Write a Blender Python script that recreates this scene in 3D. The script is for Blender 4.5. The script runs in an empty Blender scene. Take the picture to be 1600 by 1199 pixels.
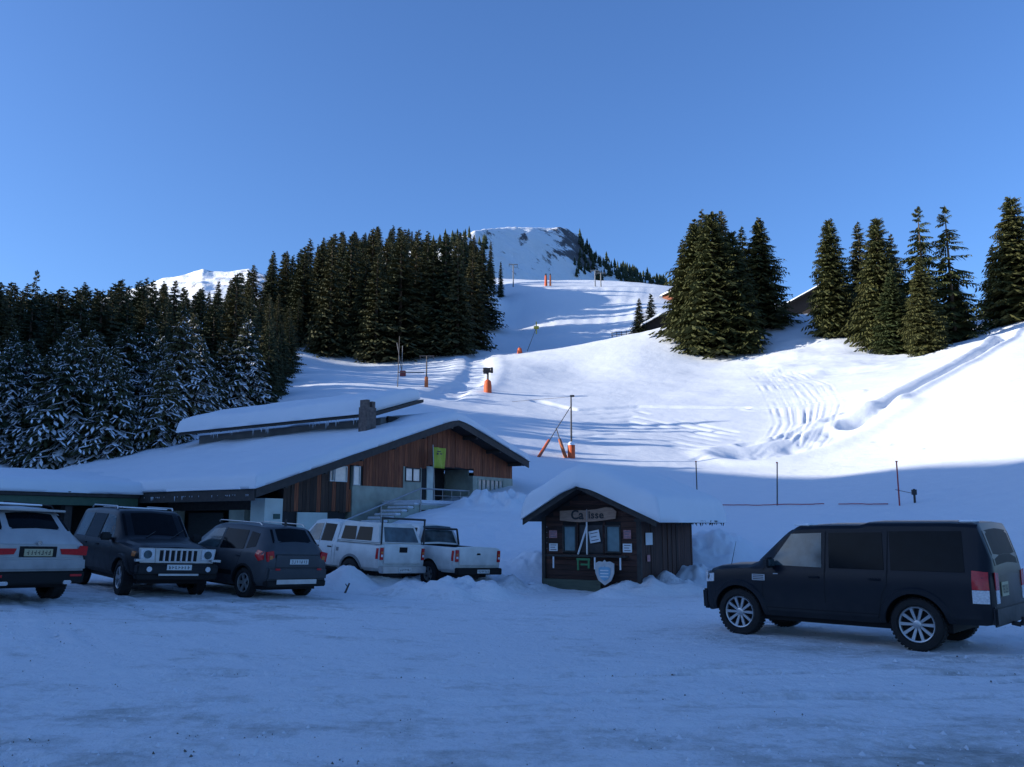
import bpy, bmesh, math, random
import numpy as np
from mathutils import Vector, Matrix, Euler, noise
random.seed(7)
np.random.seed(7)
scene = bpy.context.scene
COL = scene.collection
R = math.radians

# ------------------------------------------------------------------ camera
FPX, EYE = 1350.0, 1.85
PITCH = math.atan(220.5 / FPX)
cam_data = bpy.data.cameras.new('camera')
cam_data.sensor_width = 36.0
cam_data.lens = 36.0 * FPX / 1600.0
cam_data.clip_end = 20000
cam_data.clip_start = 0.1
cam = bpy.data.objects.new('camera', cam_data)
cam.location = (0, 0, EYE)
cam.rotation_euler = (math.pi / 2 + PITCH, 0, 0)
COL.objects.link(cam)
scene.camera = cam

# ------------------------------------------------------------------ sky and sun
SUN_AZ, SUN_EL = 98.0, 15.5       # degrees left of the view direction, above the horizon
world = bpy.data.worlds.new('World')
scene.world = world
world.use_nodes = True
wn = world.node_tree.nodes
wl = world.node_tree.links
wn.clear()
w_out = wn.new('ShaderNodeOutputWorld')
w_bg = wn.new('ShaderNodeBackground')
w_sky = wn.new('ShaderNodeTexSky')
w_sky.sky_type = 'NISHITA'
w_sky.sun_disc = False
w_sky.sun_elevation = R(SUN_EL)
w_sky.sun_rotation = R(-SUN_AZ)
w_sky.altitude = 1500
w_sky.air_density = 1.15
w_sky.dust_density = 3.6
w_sky.ozone_density = 3.0
w_tint = wn.new('ShaderNodeMix')
w_tint.data_type = 'RGBA'
w_tint.blend_type = 'MULTIPLY'
w_tint.inputs[0].default_value = 1.0
w_tint.inputs[7].default_value = (0.61, 0.83, 1.17, 1)
wl.new(w_sky.outputs[0], w_tint.inputs[6])
wl.new(w_tint.outputs[2], w_bg.inputs[0])
w_bg.inputs[1].default_value = 0.135
wl.new(w_bg.outputs[0], w_out.inputs[0])

SUN_DIR = Vector((-math.sin(R(SUN_AZ)) * math.cos(R(SUN_EL)), math.cos(R(SUN_AZ)) * math.cos(R(SUN_EL)), math.sin(R(SUN_EL))))
sun_data = bpy.data.lights.new('sun', 'SUN')
sun_data.energy = 5.0
sun_data.angle = R(0.5)
sun_data.color = (1.0, 0.93, 0.82)
sun = bpy.data.objects.new('sun', sun_data)
sun.rotation_euler = SUN_DIR.to_track_quat('Z', 'Y').to_euler()
sun.location = (-60, 40, 60)
COL.objects.link(sun)

scene.view_settings.view_transform = 'Standard'
scene.view_settings.look = 'None'
scene.view_settings.exposure = 0.72
scene.view_settings.gamma = 1.0
scene.view_settings.use_curve_mapping = False
scene.cycles.max_bounces = 6
scene.cycles.diffuse_bounces = 3

# ------------------------------------------------------------------ helpers
CT, ST = math.cos(PITCH), math.sin(PITCH)
def tan_el(px, py):
    "(X/Y, (Z-EYE)/Y) of the line of sight through a pixel of the 1600 px photograph"
    a = (px - 800.0) / FPX
    b = (599.5 - py) / FPX
    fy = CT - b * ST
    return a / fy, (ST + b * CT) / fy
def at(px, py, Y):
    u, t = tan_el(px, py)
    return Vector((u * Y, Y, EYE + t * Y))
def on_z(px, py, z):
    u, t = tan_el(px, py)
    Y = (z - EYE) / t
    return Vector((u * Y, Y, z))
def u_of(px, py=650):
    return tan_el(px, py)[0]

def tag(o, label=None, cat=None, group=None, kind=None):
    if label: o['label'] = label
    if cat: o['category'] = cat
    if group: o['group'] = group
    if kind: o['kind'] = kind
    return o
def empty(name, loc=(0, 0, 0), rz=0.0, label=None, cat=None, group=None):
    o = bpy.data.objects.new(name, None)
    o.empty_display_size = 0.3
    o.location = loc
    o.rotation_euler = (0, 0, rz)
    COL.objects.link(o)
    return tag(o, label, cat, group)
def link_mesh(name, me, parent=None):
    o = bpy.data.objects.new(name, me)
    COL.objects.link(o)
    if parent is not None:
        o.parent = parent
    return o
def copy_tree(o, parent=None):
    c = o.copy()
    COL.objects.link(c)
    if parent is not None:
        c.parent = parent
    for ch in list(o.children):
        copy_tree(ch, c)
    return c

class MB:
    "collects simple solids into one mesh"
    def __init__(s):
        s.v = []; s.f = []
    def add(s, vs, fs):
        n = len(s.v)
        s.v += [tuple(p) for p in vs]
        s.f += [tuple(i + n for i in f) for f in fs]
        return s
    def hexa(s, p):
        "8 corners: bottom ring 0-3, top ring 4-7"
        return s.add(p, [(0, 3, 2, 1), (4, 5, 6, 7), (0, 1, 5, 4), (1, 2, 6, 5), (2, 3, 7, 6), (3, 0, 4, 7)])
    def box(s, x0, x1, y0, y1, z0, z1):
        return s.hexa([(x0, y0, z0), (x1, y0, z0), (x1, y1, z0), (x0, y1, z0), (x0, y0, z1), (x1, y0, z1), (x1, y1, z1), (x0, y1, z1)])
    def prism(s, poly, d):
        "extrude a planar polygon (list of Vectors) by the vector d"
        n = len(poly)
        a = [Vector(p) for p in poly]; b = [p + Vector(d) for p in a]
        fs = [tuple(range(n))[::-1], tuple(range(n, 2 * n))]
        for i in range(n):
            j = (i + 1) % n
            fs.append((i, j, n + j, n + i))
        return s.add(a + b, fs)
    def tube(s, p, q, r, r2=None, n=8, caps=True):
        p = Vector(p); q = Vector(q)
        r2 = r if r2 is None else r2
        d = (q - p).normalized()
        a = d.orthogonal().normalized(); b = d.cross(a)
        vs = []
        for c, rr in ((p, r), (q, r2)):
            for i in range(n):
                t = 2 * math.pi * i / n
                vs.append(c + (a * math.cos(t) + b * math.sin(t)) * rr)
        fs = [(i, (i + 1) % n, n + (i + 1) % n, n + i) for i in range(n)]
        if caps:
            fs += [tuple(range(n))[::-1], tuple(range(n, 2 * n))]
        return s.add(vs, fs)
    def path(s, pts, r, n=6):
        for a, b in zip(pts[:-1], pts[1:]):
            s.tube(a, b, r, n=n)
        return s
    def lathe(s, prof, axis='Z', c=(0, 0, 0), n=24):
        "prof: list of (radius, height)"
        vs = []; fs = []
        c = Vector(c)
        for r, h in prof:
            for i in range(n):
                t = 2 * math.pi * i / n
                x, y = r * math.cos(t), r * math.sin(t)
                vs.append(c + (Vector((x, y, h)) if axis == 'Z' else Vector((x, h, y)) if axis == 'Y' else Vector((h, x, y))))
        for k in range(len(prof) - 1):
            for i in range(n):
                j = (i + 1) % n
                fs.append((k * n + i, k * n + j, (k + 1) * n + j, (k + 1) * n + i))
        return s.add(vs, fs)
    def build(s, name, mat, parent=None, bevel=0.0, smooth=False, label=None, segs=2):
        me = bpy.data.meshes.new(name)
        me.from_pydata(s.v, [], s.f)
        bm = bmesh.new(); bm.from_mesh(me)
        bmesh.ops.recalc_face_normals(bm, faces=bm.faces)
        if bevel > 0:
            bmesh.ops.bevel(bm, geom=[e for e in bm.edges if e.calc_face_angle(0) > 0.5], offset=bevel, segments=segs, affect='EDGES', clamp_overlap=True)
        bm.to_mesh(me); bm.free()
        if smooth:
            me.shade_smooth()
            try:
                me.set_sharp_from_angle(angle=R(38))
            except Exception:
                pass
        me.materials.append(mat)
        o = link_mesh(name, me, parent)
        if label: o['label'] = label
        return o

# ------------------------------------------------------------------ materials
def new_mat(name):
    m = bpy.data.materials.new(name)
    m.use_nodes = True
    nt = m.node_tree
    return m, nt, nt.nodes['Principled BSDF']
def mat(name, col, rough=0.6, metal=0.0, var=0.12, scale=6.0, bump=0.0, bscale=40.0, coat=0.0, stretch=None, emis=None, spec=0.5):
    "procedural surface: base colour broken up by noise, optional relief"
    m, nt, b = new_mat(name)
    N = nt.nodes; L = nt.links
    tc = N.new('ShaderNodeTexCoord')
    mp = N.new('ShaderNodeMapping')
    L.new(tc.outputs['Object'], mp.inputs[0])
    if stretch: mp.inputs['Scale'].default_value = stretch
    nz = N.new('ShaderNodeTexNoise')
    nz.inputs['Scale'].default_value = scale
    nz.inputs['Detail'].default_value = 5
    L.new(mp.outputs[0], nz.inputs['Vector'])
    rp = N.new('ShaderNodeMapRange')
    rp.inputs[1].default_value = 0.3; rp.inputs[2].default_value = 0.7
    rp.inputs[3].default_value = 1 - var; rp.inputs[4].default_value = 1 + var
    L.new(nz.outputs[0], rp.inputs[0])
    mx = N.new('ShaderNodeVectorMath'); mx.operation = 'SCALE'
    mx.inputs[0].default_value = col[:3]
    L.new(rp.outputs[0], mx.inputs['Scale'])
    L.new(mx.outputs[0], b.inputs['Base Color'])
    b.inputs['Roughness'].default_value = rough
    b.inputs['Metallic'].default_value = metal
    b.inputs['Specular IOR Level'].default_value = spec
    if coat: b.inputs['Coat Weight'].default_value = coat
    if bump:
        n2 = N.new('ShaderNodeTexNoise'); n2.inputs['Scale'].default_value = bscale; n2.inputs['Detail'].default_value = 6
        L.new(mp.outputs[0], n2.inputs['Vector'])
        bp = N.new('ShaderNodeBump'); bp.inputs['Strength'].default_value = bump; bp.inputs['Distance'].default_value = 0.02
        L.new(n2.outputs[0], bp.inputs['Height'])
        L.new(bp.outputs[0], b.inputs['Normal'])
    if emis:
        b.inputs['Emission Color'].default_value = (*col[:3], 1)
        b.inputs['Emission Strength'].default_value = emis
    return m
def wood_mat(name, c1, c2, grain=(30, 30, 1.5), per_piece=0.35, rough=0.8):
    "weathered boards: grain along Z of the object, tone changing from board to board"
    m, nt, b = new_mat(name)
    N = nt.nodes; L = nt.links
    tc = N.new('ShaderNodeTexCoord'); mp = N.new('ShaderNodeMapping')
    mp.inputs['Scale'].default_value = grain
    L.new(tc.outputs['Object'], mp.inputs[0])
    oi = N.new('ShaderNodeObjectInfo')
    ad = N.new('ShaderNodeVectorMath'); ad.operation = 'ADD'
    sc = N.new('ShaderNodeVectorMath'); sc.operation = 'SCALE'
    sc.inputs[0].default_value = (37, 11, 5)
    L.new(oi.outputs['Random'], sc.inputs['Scale'])
    L.new(mp.outputs[0], ad.inputs[0]); L.new(sc.outputs[0], ad.inputs[1])
    nz = N.new('ShaderNodeTexNoise'); nz.inputs['Scale'].default_value = 1.0; nz.inputs['Detail'].default_value = 6
    L.new(ad.outputs[0], nz.inputs['Vector'])
    mx = N.new('ShaderNodeMix'); mx.data_type = 'RGBA'
    mx.inputs[6].default_value = (*c1, 1); mx.inputs[7].default_value = (*c2, 1)
    cr = N.new('ShaderNodeMapRange'); cr.inputs[1].default_value = 0.35; cr.inputs[2].default_value = 0.68
    L.new(nz.outputs[0], cr.inputs[0]); L.new(cr.outputs[0], mx.inputs[0])
    pr = N.new('ShaderNodeMapRange'); pr.inputs[3].default_value = 1 - per_piece; pr.inputs[4].default_value = 1 + per_piece
    L.new(oi.outputs['Random'], pr.inputs[0])
    s2 = N.new('ShaderNodeVectorMath'); s2.operation = 'SCALE'
    L.new(mx.outputs[2], s2.inputs[0]); L.new(pr.outputs[0], s2.inputs['Scale'])
    L.new(s2.outputs[0], b.inputs['Base Color'])
    b.inputs['Roughness'].default_value = rough
    bp = N.new('ShaderNodeBump'); bp.inputs['Strength'].default_value = 0.5; bp.inputs['Distance'].default_value = 0.01
    L.new(nz.outputs[0], bp.inputs['Height']); L.new(bp.outputs[0], b.inputs['Normal'])
    return m
def snow_mat(name, col=(0.71, 0.735, 0.77), dirt=None, streak=None, bump=0.5, dirt_amt=(0.52, 0.72), fine=False):
    m, nt, b = new_mat(name)
    N = nt.nodes; L = nt.links
    tc = N.new('ShaderNodeTexCoord')
    b.inputs['Roughness'].default_value = 0.75
    b.inputs['Specular IOR Level'].default_value = 0.25
    n1 = N.new('ShaderNodeTexNoise'); n1.inputs['Scale'].default_value = 1.3; n1.inputs['Detail'].default_value = 8; n1.inputs['Roughness'].default_value = 0.62
    L.new(tc.outputs['Object'], n1.inputs['Vector'])
    n2 = N.new('ShaderNodeTexNoise'); n2.inputs['Scale'].default_value = 9; n2.inputs['Detail'].default_value = 5
    L.new(tc.outputs['Object'], n2.inputs['Vector'])
    am = N.new('ShaderNodeMath'); am.operation = 'MULTIPLY_ADD'; am.inputs[1].default_value = 0.35
    L.new(n2.outputs[0], am.inputs[0]); L.new(n1.outputs[0], am.inputs[2])
    bp = N.new('ShaderNodeBump'); bp.inputs['Strength'].default_value = bump; bp.inputs['Distance'].default_value = 0.12
    L.new(am.outputs[0], bp.inputs['Height']); L.new(bp.outputs[0], b.inputs['Normal'])
    if fine:
        nf = N.new('ShaderNodeTexNoise'); nf.inputs['Scale'].default_value = 22; nf.inputs['Detail'].default_value = 6; nf.inputs['Roughness'].default_value = 0.7
        L.new(tc.outputs['Object'], nf.inputs['Vector'])
        b2 = N.new('ShaderNodeBump'); b2.inputs['Strength'].default_value = 0.8; b2.inputs['Distance'].default_value = 0.03
        L.new(nf.outputs[0], b2.inputs['Height']); L.new(bp.outputs[0], b2.inputs['Normal']); L.new(b2.outputs[0], b.inputs['Normal'])
    mx = N.new('ShaderNodeMix'); mx.data_type = 'RGBA'
    mx.inputs[6].default_value = (*col, 1)
    if dirt:
        mx.inputs[7].default_value = (*dirt, 1)
        mp = N.new('ShaderNodeMapping'); mp.inputs['Scale'].default_value = streak or (1, 1, 1)
        mp.inputs['Rotation'].default_value = (0, 0, R(-6))
        L.new(tc.outputs['Object'], mp.inputs[0])
        n3 = N.new('ShaderNodeTexNoise'); n3.inputs['Scale'].default_value = 0.8; n3.inputs['Detail'].default_value = 9; n3.inputs['Roughness'].default_value = 0.66
        L.new(mp.outputs[0], n3.inputs['Vector'])
        n4 = N.new('ShaderNodeTexNoise'); n4.inputs['Scale'].default_value = 5; n4.inputs['Detail'].default_value = 8; n4.inputs['Roughness'].default_value = 0.82
        L.new(tc.outputs['Object'], n4.inputs['Vector'])
        ml = N.new('ShaderNodeMath'); ml.operation = 'MULTIPLY_ADD'; ml.inputs[1].default_value = 0.7
        L.new(n4.outputs[0], ml.inputs[0]); L.new(n3.outputs[0], ml.inputs[2])
        mr = N.new('ShaderNodeMapRange'); mr.inputs[1].default_value = dirt_amt[0] + 0.36; mr.inputs[2].default_value = dirt_amt[1] + 0.36
        mr.inputs[4].default_value = 0.85
        da = N.new('ShaderNodeAttribute'); da.attribute_name = 'dirt'
        ad = N.new('ShaderNodeMath'); ad.operation = 'ADD'
        L.new(ml.outputs[0], ad.inputs[0]); L.new(da.outputs['Fac'], ad.inputs[1])
        L.new(ad.outputs[0], mr.inputs[0]); L.new(mr.outputs[0], mx.inputs[0])
    else:
        mx.inputs[7].default_value = (col[0] * 0.9, col[1] * 0.92, col[2] * 0.95, 1)
        L.new(n1.outputs[0], mx.inputs[0])
    L.new(mx.outputs[2], b.inputs['Base Color'])
    return m

M_SNOW = snow_mat('clean_snow', bump=0.35)
M_ROOFSNOW = snow_mat('roof_snow', bump=0.2)
M_LOT = snow_mat('packed_snow', col=(0.72, 0.735, 0.765), dirt=(0.25, 0.255, 0.235), streak=(0.9, 1.4, 1), bump=0.9, dirt_amt=(0.54, 0.86), fine=True)
M_BANK = snow_mat('ploughed_snow', col=(0.68, 0.70, 0.74), bump=0.9)
# ------------------------------------------------------------------ terrain
def smooth(a, b, x):
    t = np.clip((x - a) / (b - a), 0, 1)
    return t * t * (3 - 2 * t)
def z_lot(X, Y):
    "nearly level car park, rising a little to the left"
    return 0.055 * np.log1p(np.exp(np.clip(-X - 1.0, -30, 30))) * smooth(4, 14, Y)

CTRL = []
def cp(*pts):
    for px, py, Y in pts:
        u, t = tan_el(px, py)
        CTRL.append((u, math.log(Y), t))
def cz(*pts):
    for px, Y, z in pts:
        CTRL.append((u_of(px), math.log(Y), (z - EYE) / Y))
for _px in (-500, -200, 100, 400, 600, 800, 1000, 1200, 1400, 1600, 1900, 2200):
    for _Y in (18, 22, 26):
        _x = u_of(_px) * _Y
        cz((_px, _Y, float(z_lot(np.array(_x), np.array(float(_Y))))))
# ground round the buildings and the bank in front of the gable
cz((-500, 36, 1.2), (-200, 34, .8), (0, 36, .8), (200, 36, .7), (400, 34, .7), (560, 33, .8), (100, 45, 2.0), (350, 46, 2.0), (500, 45, 2.0), (600, 52, 3.0))
cp((660, 808, 37), (700, 797, 38), (760, 799, 39), (815, 798, 40), (700, 850, 31), (790, 850, 32), (860, 800, 38), (860, 850, 31), (950, 860, 31), (950, 800, 39))
cp((820, 765, 49), (840, 735, 56), (740, 745, 52))
# lower slope behind the hut and the estate car
cp((1100, 862, 30), (1300, 860, 30), (1500, 860, 30), (1700, 855, 30), (2000, 850, 30), (1100, 797, 42), (1300, 796, 38), (1500, 796, 34), (1700, 790, 31), (2000, 780, 29))
cp((950, 745, 56), (1080, 735, 60), (1230, 742, 56), (1330, 745, 51), (1480, 735, 45), (1600, 718, 41), (1800, 705, 37), (2100, 690, 33))
# sunlit ski slope
cp((845, 700, 64), (920, 695, 68), (1000, 700, 68), (1150, 705, 68), (1290, 702, 64), (1400, 695, 59), (1500, 672, 56), (1600, 645, 54))
cp((800, 660, 74), (900, 655, 82), (1020, 655, 84), (1150, 650, 85), (1300, 648, 80), (1400, 625, 76), (1500, 595, 75), (1600, 565, 74))
cp((760, 612, 98), (840, 610, 103), (950, 610, 104), (1080, 608, 104), (1200, 600, 103), (1300, 585, 104), (1400, 575, 100), (1500, 555, 97), (1600, 530, 94))
cp((800, 575, 122), (900, 574, 126), (1000, 565, 126), (1100, 556, 130), (1180, 545, 130), (1240, 525, 132), (1300, 530, 126), (1400, 543, 120), (1500, 530, 120), (1600, 502, 118))
cp((770, 560, 140), (820, 549, 148), (880, 545, 150), (950, 530, 150), (1045, 510, 150), (1130, 500, 152), (1210, 493, 152), (1290, 488, 152), (1370, 512, 145), (1460, 510, 142), (1540, 500, 136), (1600, 493, 134))
cp((1800, 620, 52), (1800, 530, 78), (1800, 480, 120), (1800, 450, 140), (2100, 590, 52), (2100, 440, 120))
# behind the knolls
cp((800, 562, 160), (880, 562, 161), (950, 552, 163), (1045, 535, 164), (1180, 540, 180), (1290, 530, 185), (1450, 545, 180), (1600, 530, 170), (1800, 500, 180))
cp((870, 548, 172), (960, 543, 172), (1060, 530, 173), (1200, 535, 230), (1400, 540, 230), (1600, 530, 230), (1900, 520, 230))
# upper pitch, in the shadow of the wood
cp((800, 525, 186), (880, 523, 187), (960, 520, 188), (1050, 505, 190), (770, 490, 207), (850, 490, 208), (950, 488, 208), (1050, 482, 210), (760, 462, 228), (850, 458, 230), (950, 458, 230), (1040, 463, 232), (1150, 480, 236), (1300, 500, 240), (1600, 520, 240))
cp((790, 447, 245), (850, 446, 246), (930, 446, 246), (1010, 448, 246), (1080, 455, 246), (860, 440, 275), (930, 440, 275), (1010, 444, 275), (790, 443, 275), (1100, 458, 275), (1250, 480, 275), (1500, 500, 275))
cp((860, 448, 420), (1000, 452, 420), (700, 440, 420), (500, 480, 420), (200, 540, 420), (-200, 560, 420), (1300, 500, 420), (1700, 510, 420))
# snowy ground left of the lift line
cp((700, 668, 66), (640, 660, 66), (560, 640, 70), (480, 625, 76), (700, 640, 80), (620, 615, 88), (690, 612, 96), (500, 596, 98), (560, 588, 106), (630, 588, 112), (700, 585, 116), (740, 566, 132), (480, 575, 116))
cp((540, 572, 135), (640, 566, 140), (700, 556, 146), (745, 545, 156), (757, 525, 175), (755, 500, 195))
# wooded hill
cp((400, 630, 84), (300, 650, 74), (200, 672, 66), (100, 690, 60), (0, 700, 56), (-200, 690, 54), (-500, 660, 54), (200, 740, 50), (0, 750, 46), (350, 700, 56))
cp((400, 590, 105), (300, 605, 98), (150, 620, 92), (0, 625, 88), (-200, 610, 86), (-500, 560, 86))
cp((500, 520, 165), (400, 545, 140), (300, 565, 130), (150, 582, 122), (0, 588, 116), (-200, 570, 116), (-500, 490, 116))
cp((600, 500, 190), (680, 500, 200), (600, 468, 235), (690, 465, 240), (500, 488, 215), (400, 525, 190), (300, 560, 180), (100, 590, 170), (-200, 570, 170), (-500, 470, 170))
cp((748, 440, 205), (730, 398, 216), (700, 388, 225), (660, 384, 235), (610, 390, 242), (540, 430, 270), (650, 420, 345), (720, 430, 345), (560, 440, 345), (450, 500, 300), (300, 560, 260), (0, 600, 240), (-300, 560, 240))  # ridge raised under the trees so that it shades the upper pitch

_c = np.array(CTRL)
SX = 1.6
def _phi(r2):
    return 0.5 * r2 * np.log(r2 + 1e-9)
_X = np.stack([_c[:, 0] * SX, _c[:, 1]], 1)
_n = len(_X)
_D = ((_X[:, None] - _X[None]) ** 2).sum(-1)
_K = _phi(_D) + np.eye(_n) * 4e-4
_Pm = np.concatenate([np.ones((_n, 1)), _X], 1)
_A = np.block([[_K, _Pm], [_Pm.T, np.zeros((3, 3))]])
_w = np.linalg.solve(_A, np.concatenate([_c[:, 2], np.zeros(3)]))
def t_rbf(u, l):
    u = np.asarray(u, float); l = np.asarray(l, float)
    sh = u.shape
    q = np.stack([u.ravel() * SX, l.ravel()], 1)
    out = np.empty(len(q))
    for i in range(0, len(q), 20000):
        d = ((q[i:i + 20000, None] - _X[None]) ** 2).sum(-1)
        out[i:i + 20000] = _phi(d) @ _w[:_n] + _w[_n] + q[i:i + 20000] @ _w[_n + 1:]
    return out.reshape(sh)
# coarse table of the base heights, then bilinear look-ups
U0, U1, NU = -1.15, 1.15, 330
L0, L1, NL = math.log(14.0), math.log(425.0), 360
_ug, _lg = np.meshgrid(np.linspace(U0, U1, NU), np.linspace(L0, L1, NL), indexing='ij')
_tab = t_rbf(_ug, _lg)
def height0(X, Y):
    X = np.asarray(X, float); Y = np.asarray(Y, float)
    Yc = np.maximum(Y, 1.0)
    u = np.clip(X / Yc, U0, U1); l = np.clip(np.log(Yc), L0, L1)
    a = (u - U0) / (U1 - U0) * (NU - 1); b = (l - L0) / (L1 - L0) * (NL - 1)
    i = np.clip(a.astype(int), 0, NU - 2); j = np.clip(b.astype(int), 0, NL - 2)
    fa = a - i; fb = b - j
    t = (_tab[i, j] * (1 - fa) * (1 - fb) + _tab[i + 1, j] * fa * (1 - fb) + _tab[i, j + 1] * (1 - fa) * fb + _tab[i + 1, j + 1] * fa * fb)
    k = smooth(20, 27, Y)
    z = z_lot(X, Y) * (1 - k) + (EYE + t * Y) * k
    pad = np.exp(-((np.hypot(X + 4.0, (Y - 25.3) * 1.1)) / 3.6) ** 6)      # cleared bay of the pick-ups
    return z * (1 - pad) + z_lot(X, Y) * pad
def ground_hit(px, py, Ya=20.0, Yb=420.0):
    "where the line of sight through a pixel first meets the ground"
    u, t = tan_el(px, py)
    Ys = np.exp(np.linspace(math.log(Ya), math.log(Yb), 1400))
    d = height0(u * Ys, Ys) - (EYE + t * Ys)
    k = np.argmax(d >= 0)
    if d[k] < 0: k = len(Ys) - 1
    Y = float(Ys[k])
    return Vector((u * Y, Y, float(height0(u * Y, Y))))

# value noise for relief (several octaves), vectorised
_rng = np.random.RandomState(3)
_lat = _rng.rand(256, 256)
def vnoise(x, y):
    xi = np.floor(x).astype(int); yi = np.floor(y).astype(int)
    fx = x - xi; fy = y - yi
    fx = fx * fx * (3 - 2 * fx); fy = fy * fy * (3 - 2 * fy)
    a = _lat[xi % 256, yi % 256]; b = _lat[(xi + 1) % 256, yi % 256]
    c = _lat[xi % 256, (yi + 1) % 256]; d = _lat[(xi + 1) % 256, (yi + 1) % 256]
    return (a * (1 - fx) + b * fx) * (1 - fy) + (c * (1 - fx) + d * fx) * fy - 0.5
def fbm(x, y, o=4):
    s = 0; a = 1.0
    for k in range(o):
        s = s + a * vnoise(x * 2 ** k + 17.3 * k, y * 2 ** k + 5.1 * k)
        a *= 0.5
    return s
def set_attr(o, name, arr):
    a = o.data.attributes.new(name, 'FLOAT', 'POINT')
    a.data.foreach_set('value', np.asarray(arr, np.float32).ravel())
# grooves and banks: (photograph polyline, width m, depth m, height of the spoil beside it)
GROOVES = []
def groove(px_pts, w, d, rim=0.0, step=0.0):
    pts = [ground_hit(*p)[:2] for p in px_pts]
    GROOVES.append((np.array(pts), w, d, rim, step))
groove([(1572, 524), (1530, 552), (1490, 575), (1445, 600), (1400, 625), (1365, 645), (1335, 660)], 1.0, 0.9, 0.35)
groove([(1600, 508), (1560, 515), (1500, 531), (1450, 545)], 0.5, 0.15)
for k in range(7):      # fan of piste-machine turns
    o = k * 8.3 + 3 * math.sin(k * 2.3)
    groove([(1165 + o, 582 - k), (1190 + o, 610), (1205 + o, 640), (1212 + o * 0.9, 665), (1195 + o, 690)], 0.15, 0.05, 0.015)
for k in range(8):
    o = k * 9 + 3 * math.sin(k * 1.9)
    groove([(1185 + o, 580), (1232 + o, 600), (1262 + o * 0.8, 632), (1258 + o * 0.7, 664), (1215 + o, 690), (1175 + o, 706)], 0.15, 0.05, 0.015)
groove([(1330, 618), (1280, 628), (1230, 636), (1180, 640)], 0.7, 0.25, 0.1)
groove([(1345, 655), (1290, 683), (1235, 702), (1180, 712)], 2.2, 0.7, 0.3)
groove([(1325, 650), (1270, 672), (1215, 690), (1160, 700)], 0.5, 0.2, 0.05)
groove([(1185, 716), (1120, 712), (1075, 722)], 0.35, 0.15)
groove([(745, 555), (748, 575), (735, 598), (705, 612), (690, 622)], 2.0, 0.5, 0.12)
groove([(1370, 690), (1420, 672), (1480, 640), (1540, 612), (1600, 590)], 0.35, 0.1)
groove([(1400, 694), (1460, 668), (1520, 645), (1600, 622)], 0.35, 0.1)
groove([(1450, 700), (1520, 680), (1560, 668)], 0.3, 0.1)
for k in range(7):      # groomed lines across the lower piste
    groove([(860 + 6 * k, 690 - 7 * k), (960 + 6 * k, 686 - 7 * k), (1060, 700 - 7 * k), (1150, 712 - 6 * k)], 0.4, 0.1)
groove([(840, 625), (900, 640), (1000, 636), (1160, 638)], 0.9, 0.25)
for k in range(10):     # tracks down the upper pitch
    x = 790 + 24 * k
    groove([(x + 8, 450), (x + 3, 470), (x - 3, 500), (x - 7, 524)], 1.3, 0.07)

def relief(X, Y, Z):
    S = smooth(26, 40, Y)
    far = smooth(50, 120, Y)
    dz = S * (0.10 + 0.15 * far) * fbm(X * 0.11, Y * 0.11) + S * 0.022 * fbm(X * 0.7 + 9, Y * 0.7) + far * 0.55 * fbm(X * 0.04 + 3, Y * 0.03) + S * 0.012 * fbm(X * 2.1, Y * 2.1)
    # packed, rutted snow of the car park
    dz = dz + (1 - S) * (0.035 * fbm(X * 0.5, Y * 0.9) + 0.016 * fbm(X * 1.3 + 4, Y * 3.5, 4) + 0.016 * fbm(X * 4.3, Y * 4.3, 3))
    # lumpy ploughed bank
    u = X / np.maximum(Y, 1)
    bank = smooth(25.5, 29, Y) * (1 - smooth(41, 46, Y)) * smooth(-0.16, -0.08, u) * (1 - 0.75 * smooth(0.05, 0.12, u))
    dz = dz + bank * (0.13 * np.abs(fbm(X * 0.7, Y * 0.7)) + 0.05 * fbm(X * 2.7, Y * 2.7))
    # soft hollows below the right-hand spruces
    m = smooth(90, 105, Y) * (1 - smooth(128, 140, Y)) * smooth(0.25, 0.32, u)
    dz = dz + m * 0.6 * fbm(X * 0.12 + 40, Y * 0.22)
    return dz
def carve(X, Y):
    dz = np.zeros_like(X)
    for pts, w, d, rim, step in GROOVES:
        x0, y0 = pts.min(0) - 3 * w; x1, y1 = pts.max(0) + 3 * w
        idx = np.where((X > x0) & (X < x1) & (Y > y0) & (Y < y1))
        if not len(idx[0]): continue
        x = X[idx]; y = Y[idx]
        best = np.full(x.shape, 1e9)
        for a, b in zip(pts[:-1], pts[1:]):
            ab = b - a; L2 = (ab ** 2).sum() + 1e-9
            t = np.clip(((x - a[0]) * ab[0] + (y - a[1]) * ab[1]) / L2, 0, 1)
            best = np.minimum(best, np.hypot(x - a[0] - t * ab[0], y - a[1] - t * ab[1]))
        q = best / w
        if w < .6: d_ = d * np.clip(.55 + 1.9 * fbm(x * .35 + w * 50, y * .35, 3), 0, 1.3)
        else: d_ = d * (1 + .6 * fbm(x * .4, y * .4, 3))
        dz[idx] += -d_ * np.exp(-(q * 1.2) ** 4) + rim * np.exp(-((q - 1.7) / 0.5) ** 2)
    return dz
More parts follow.
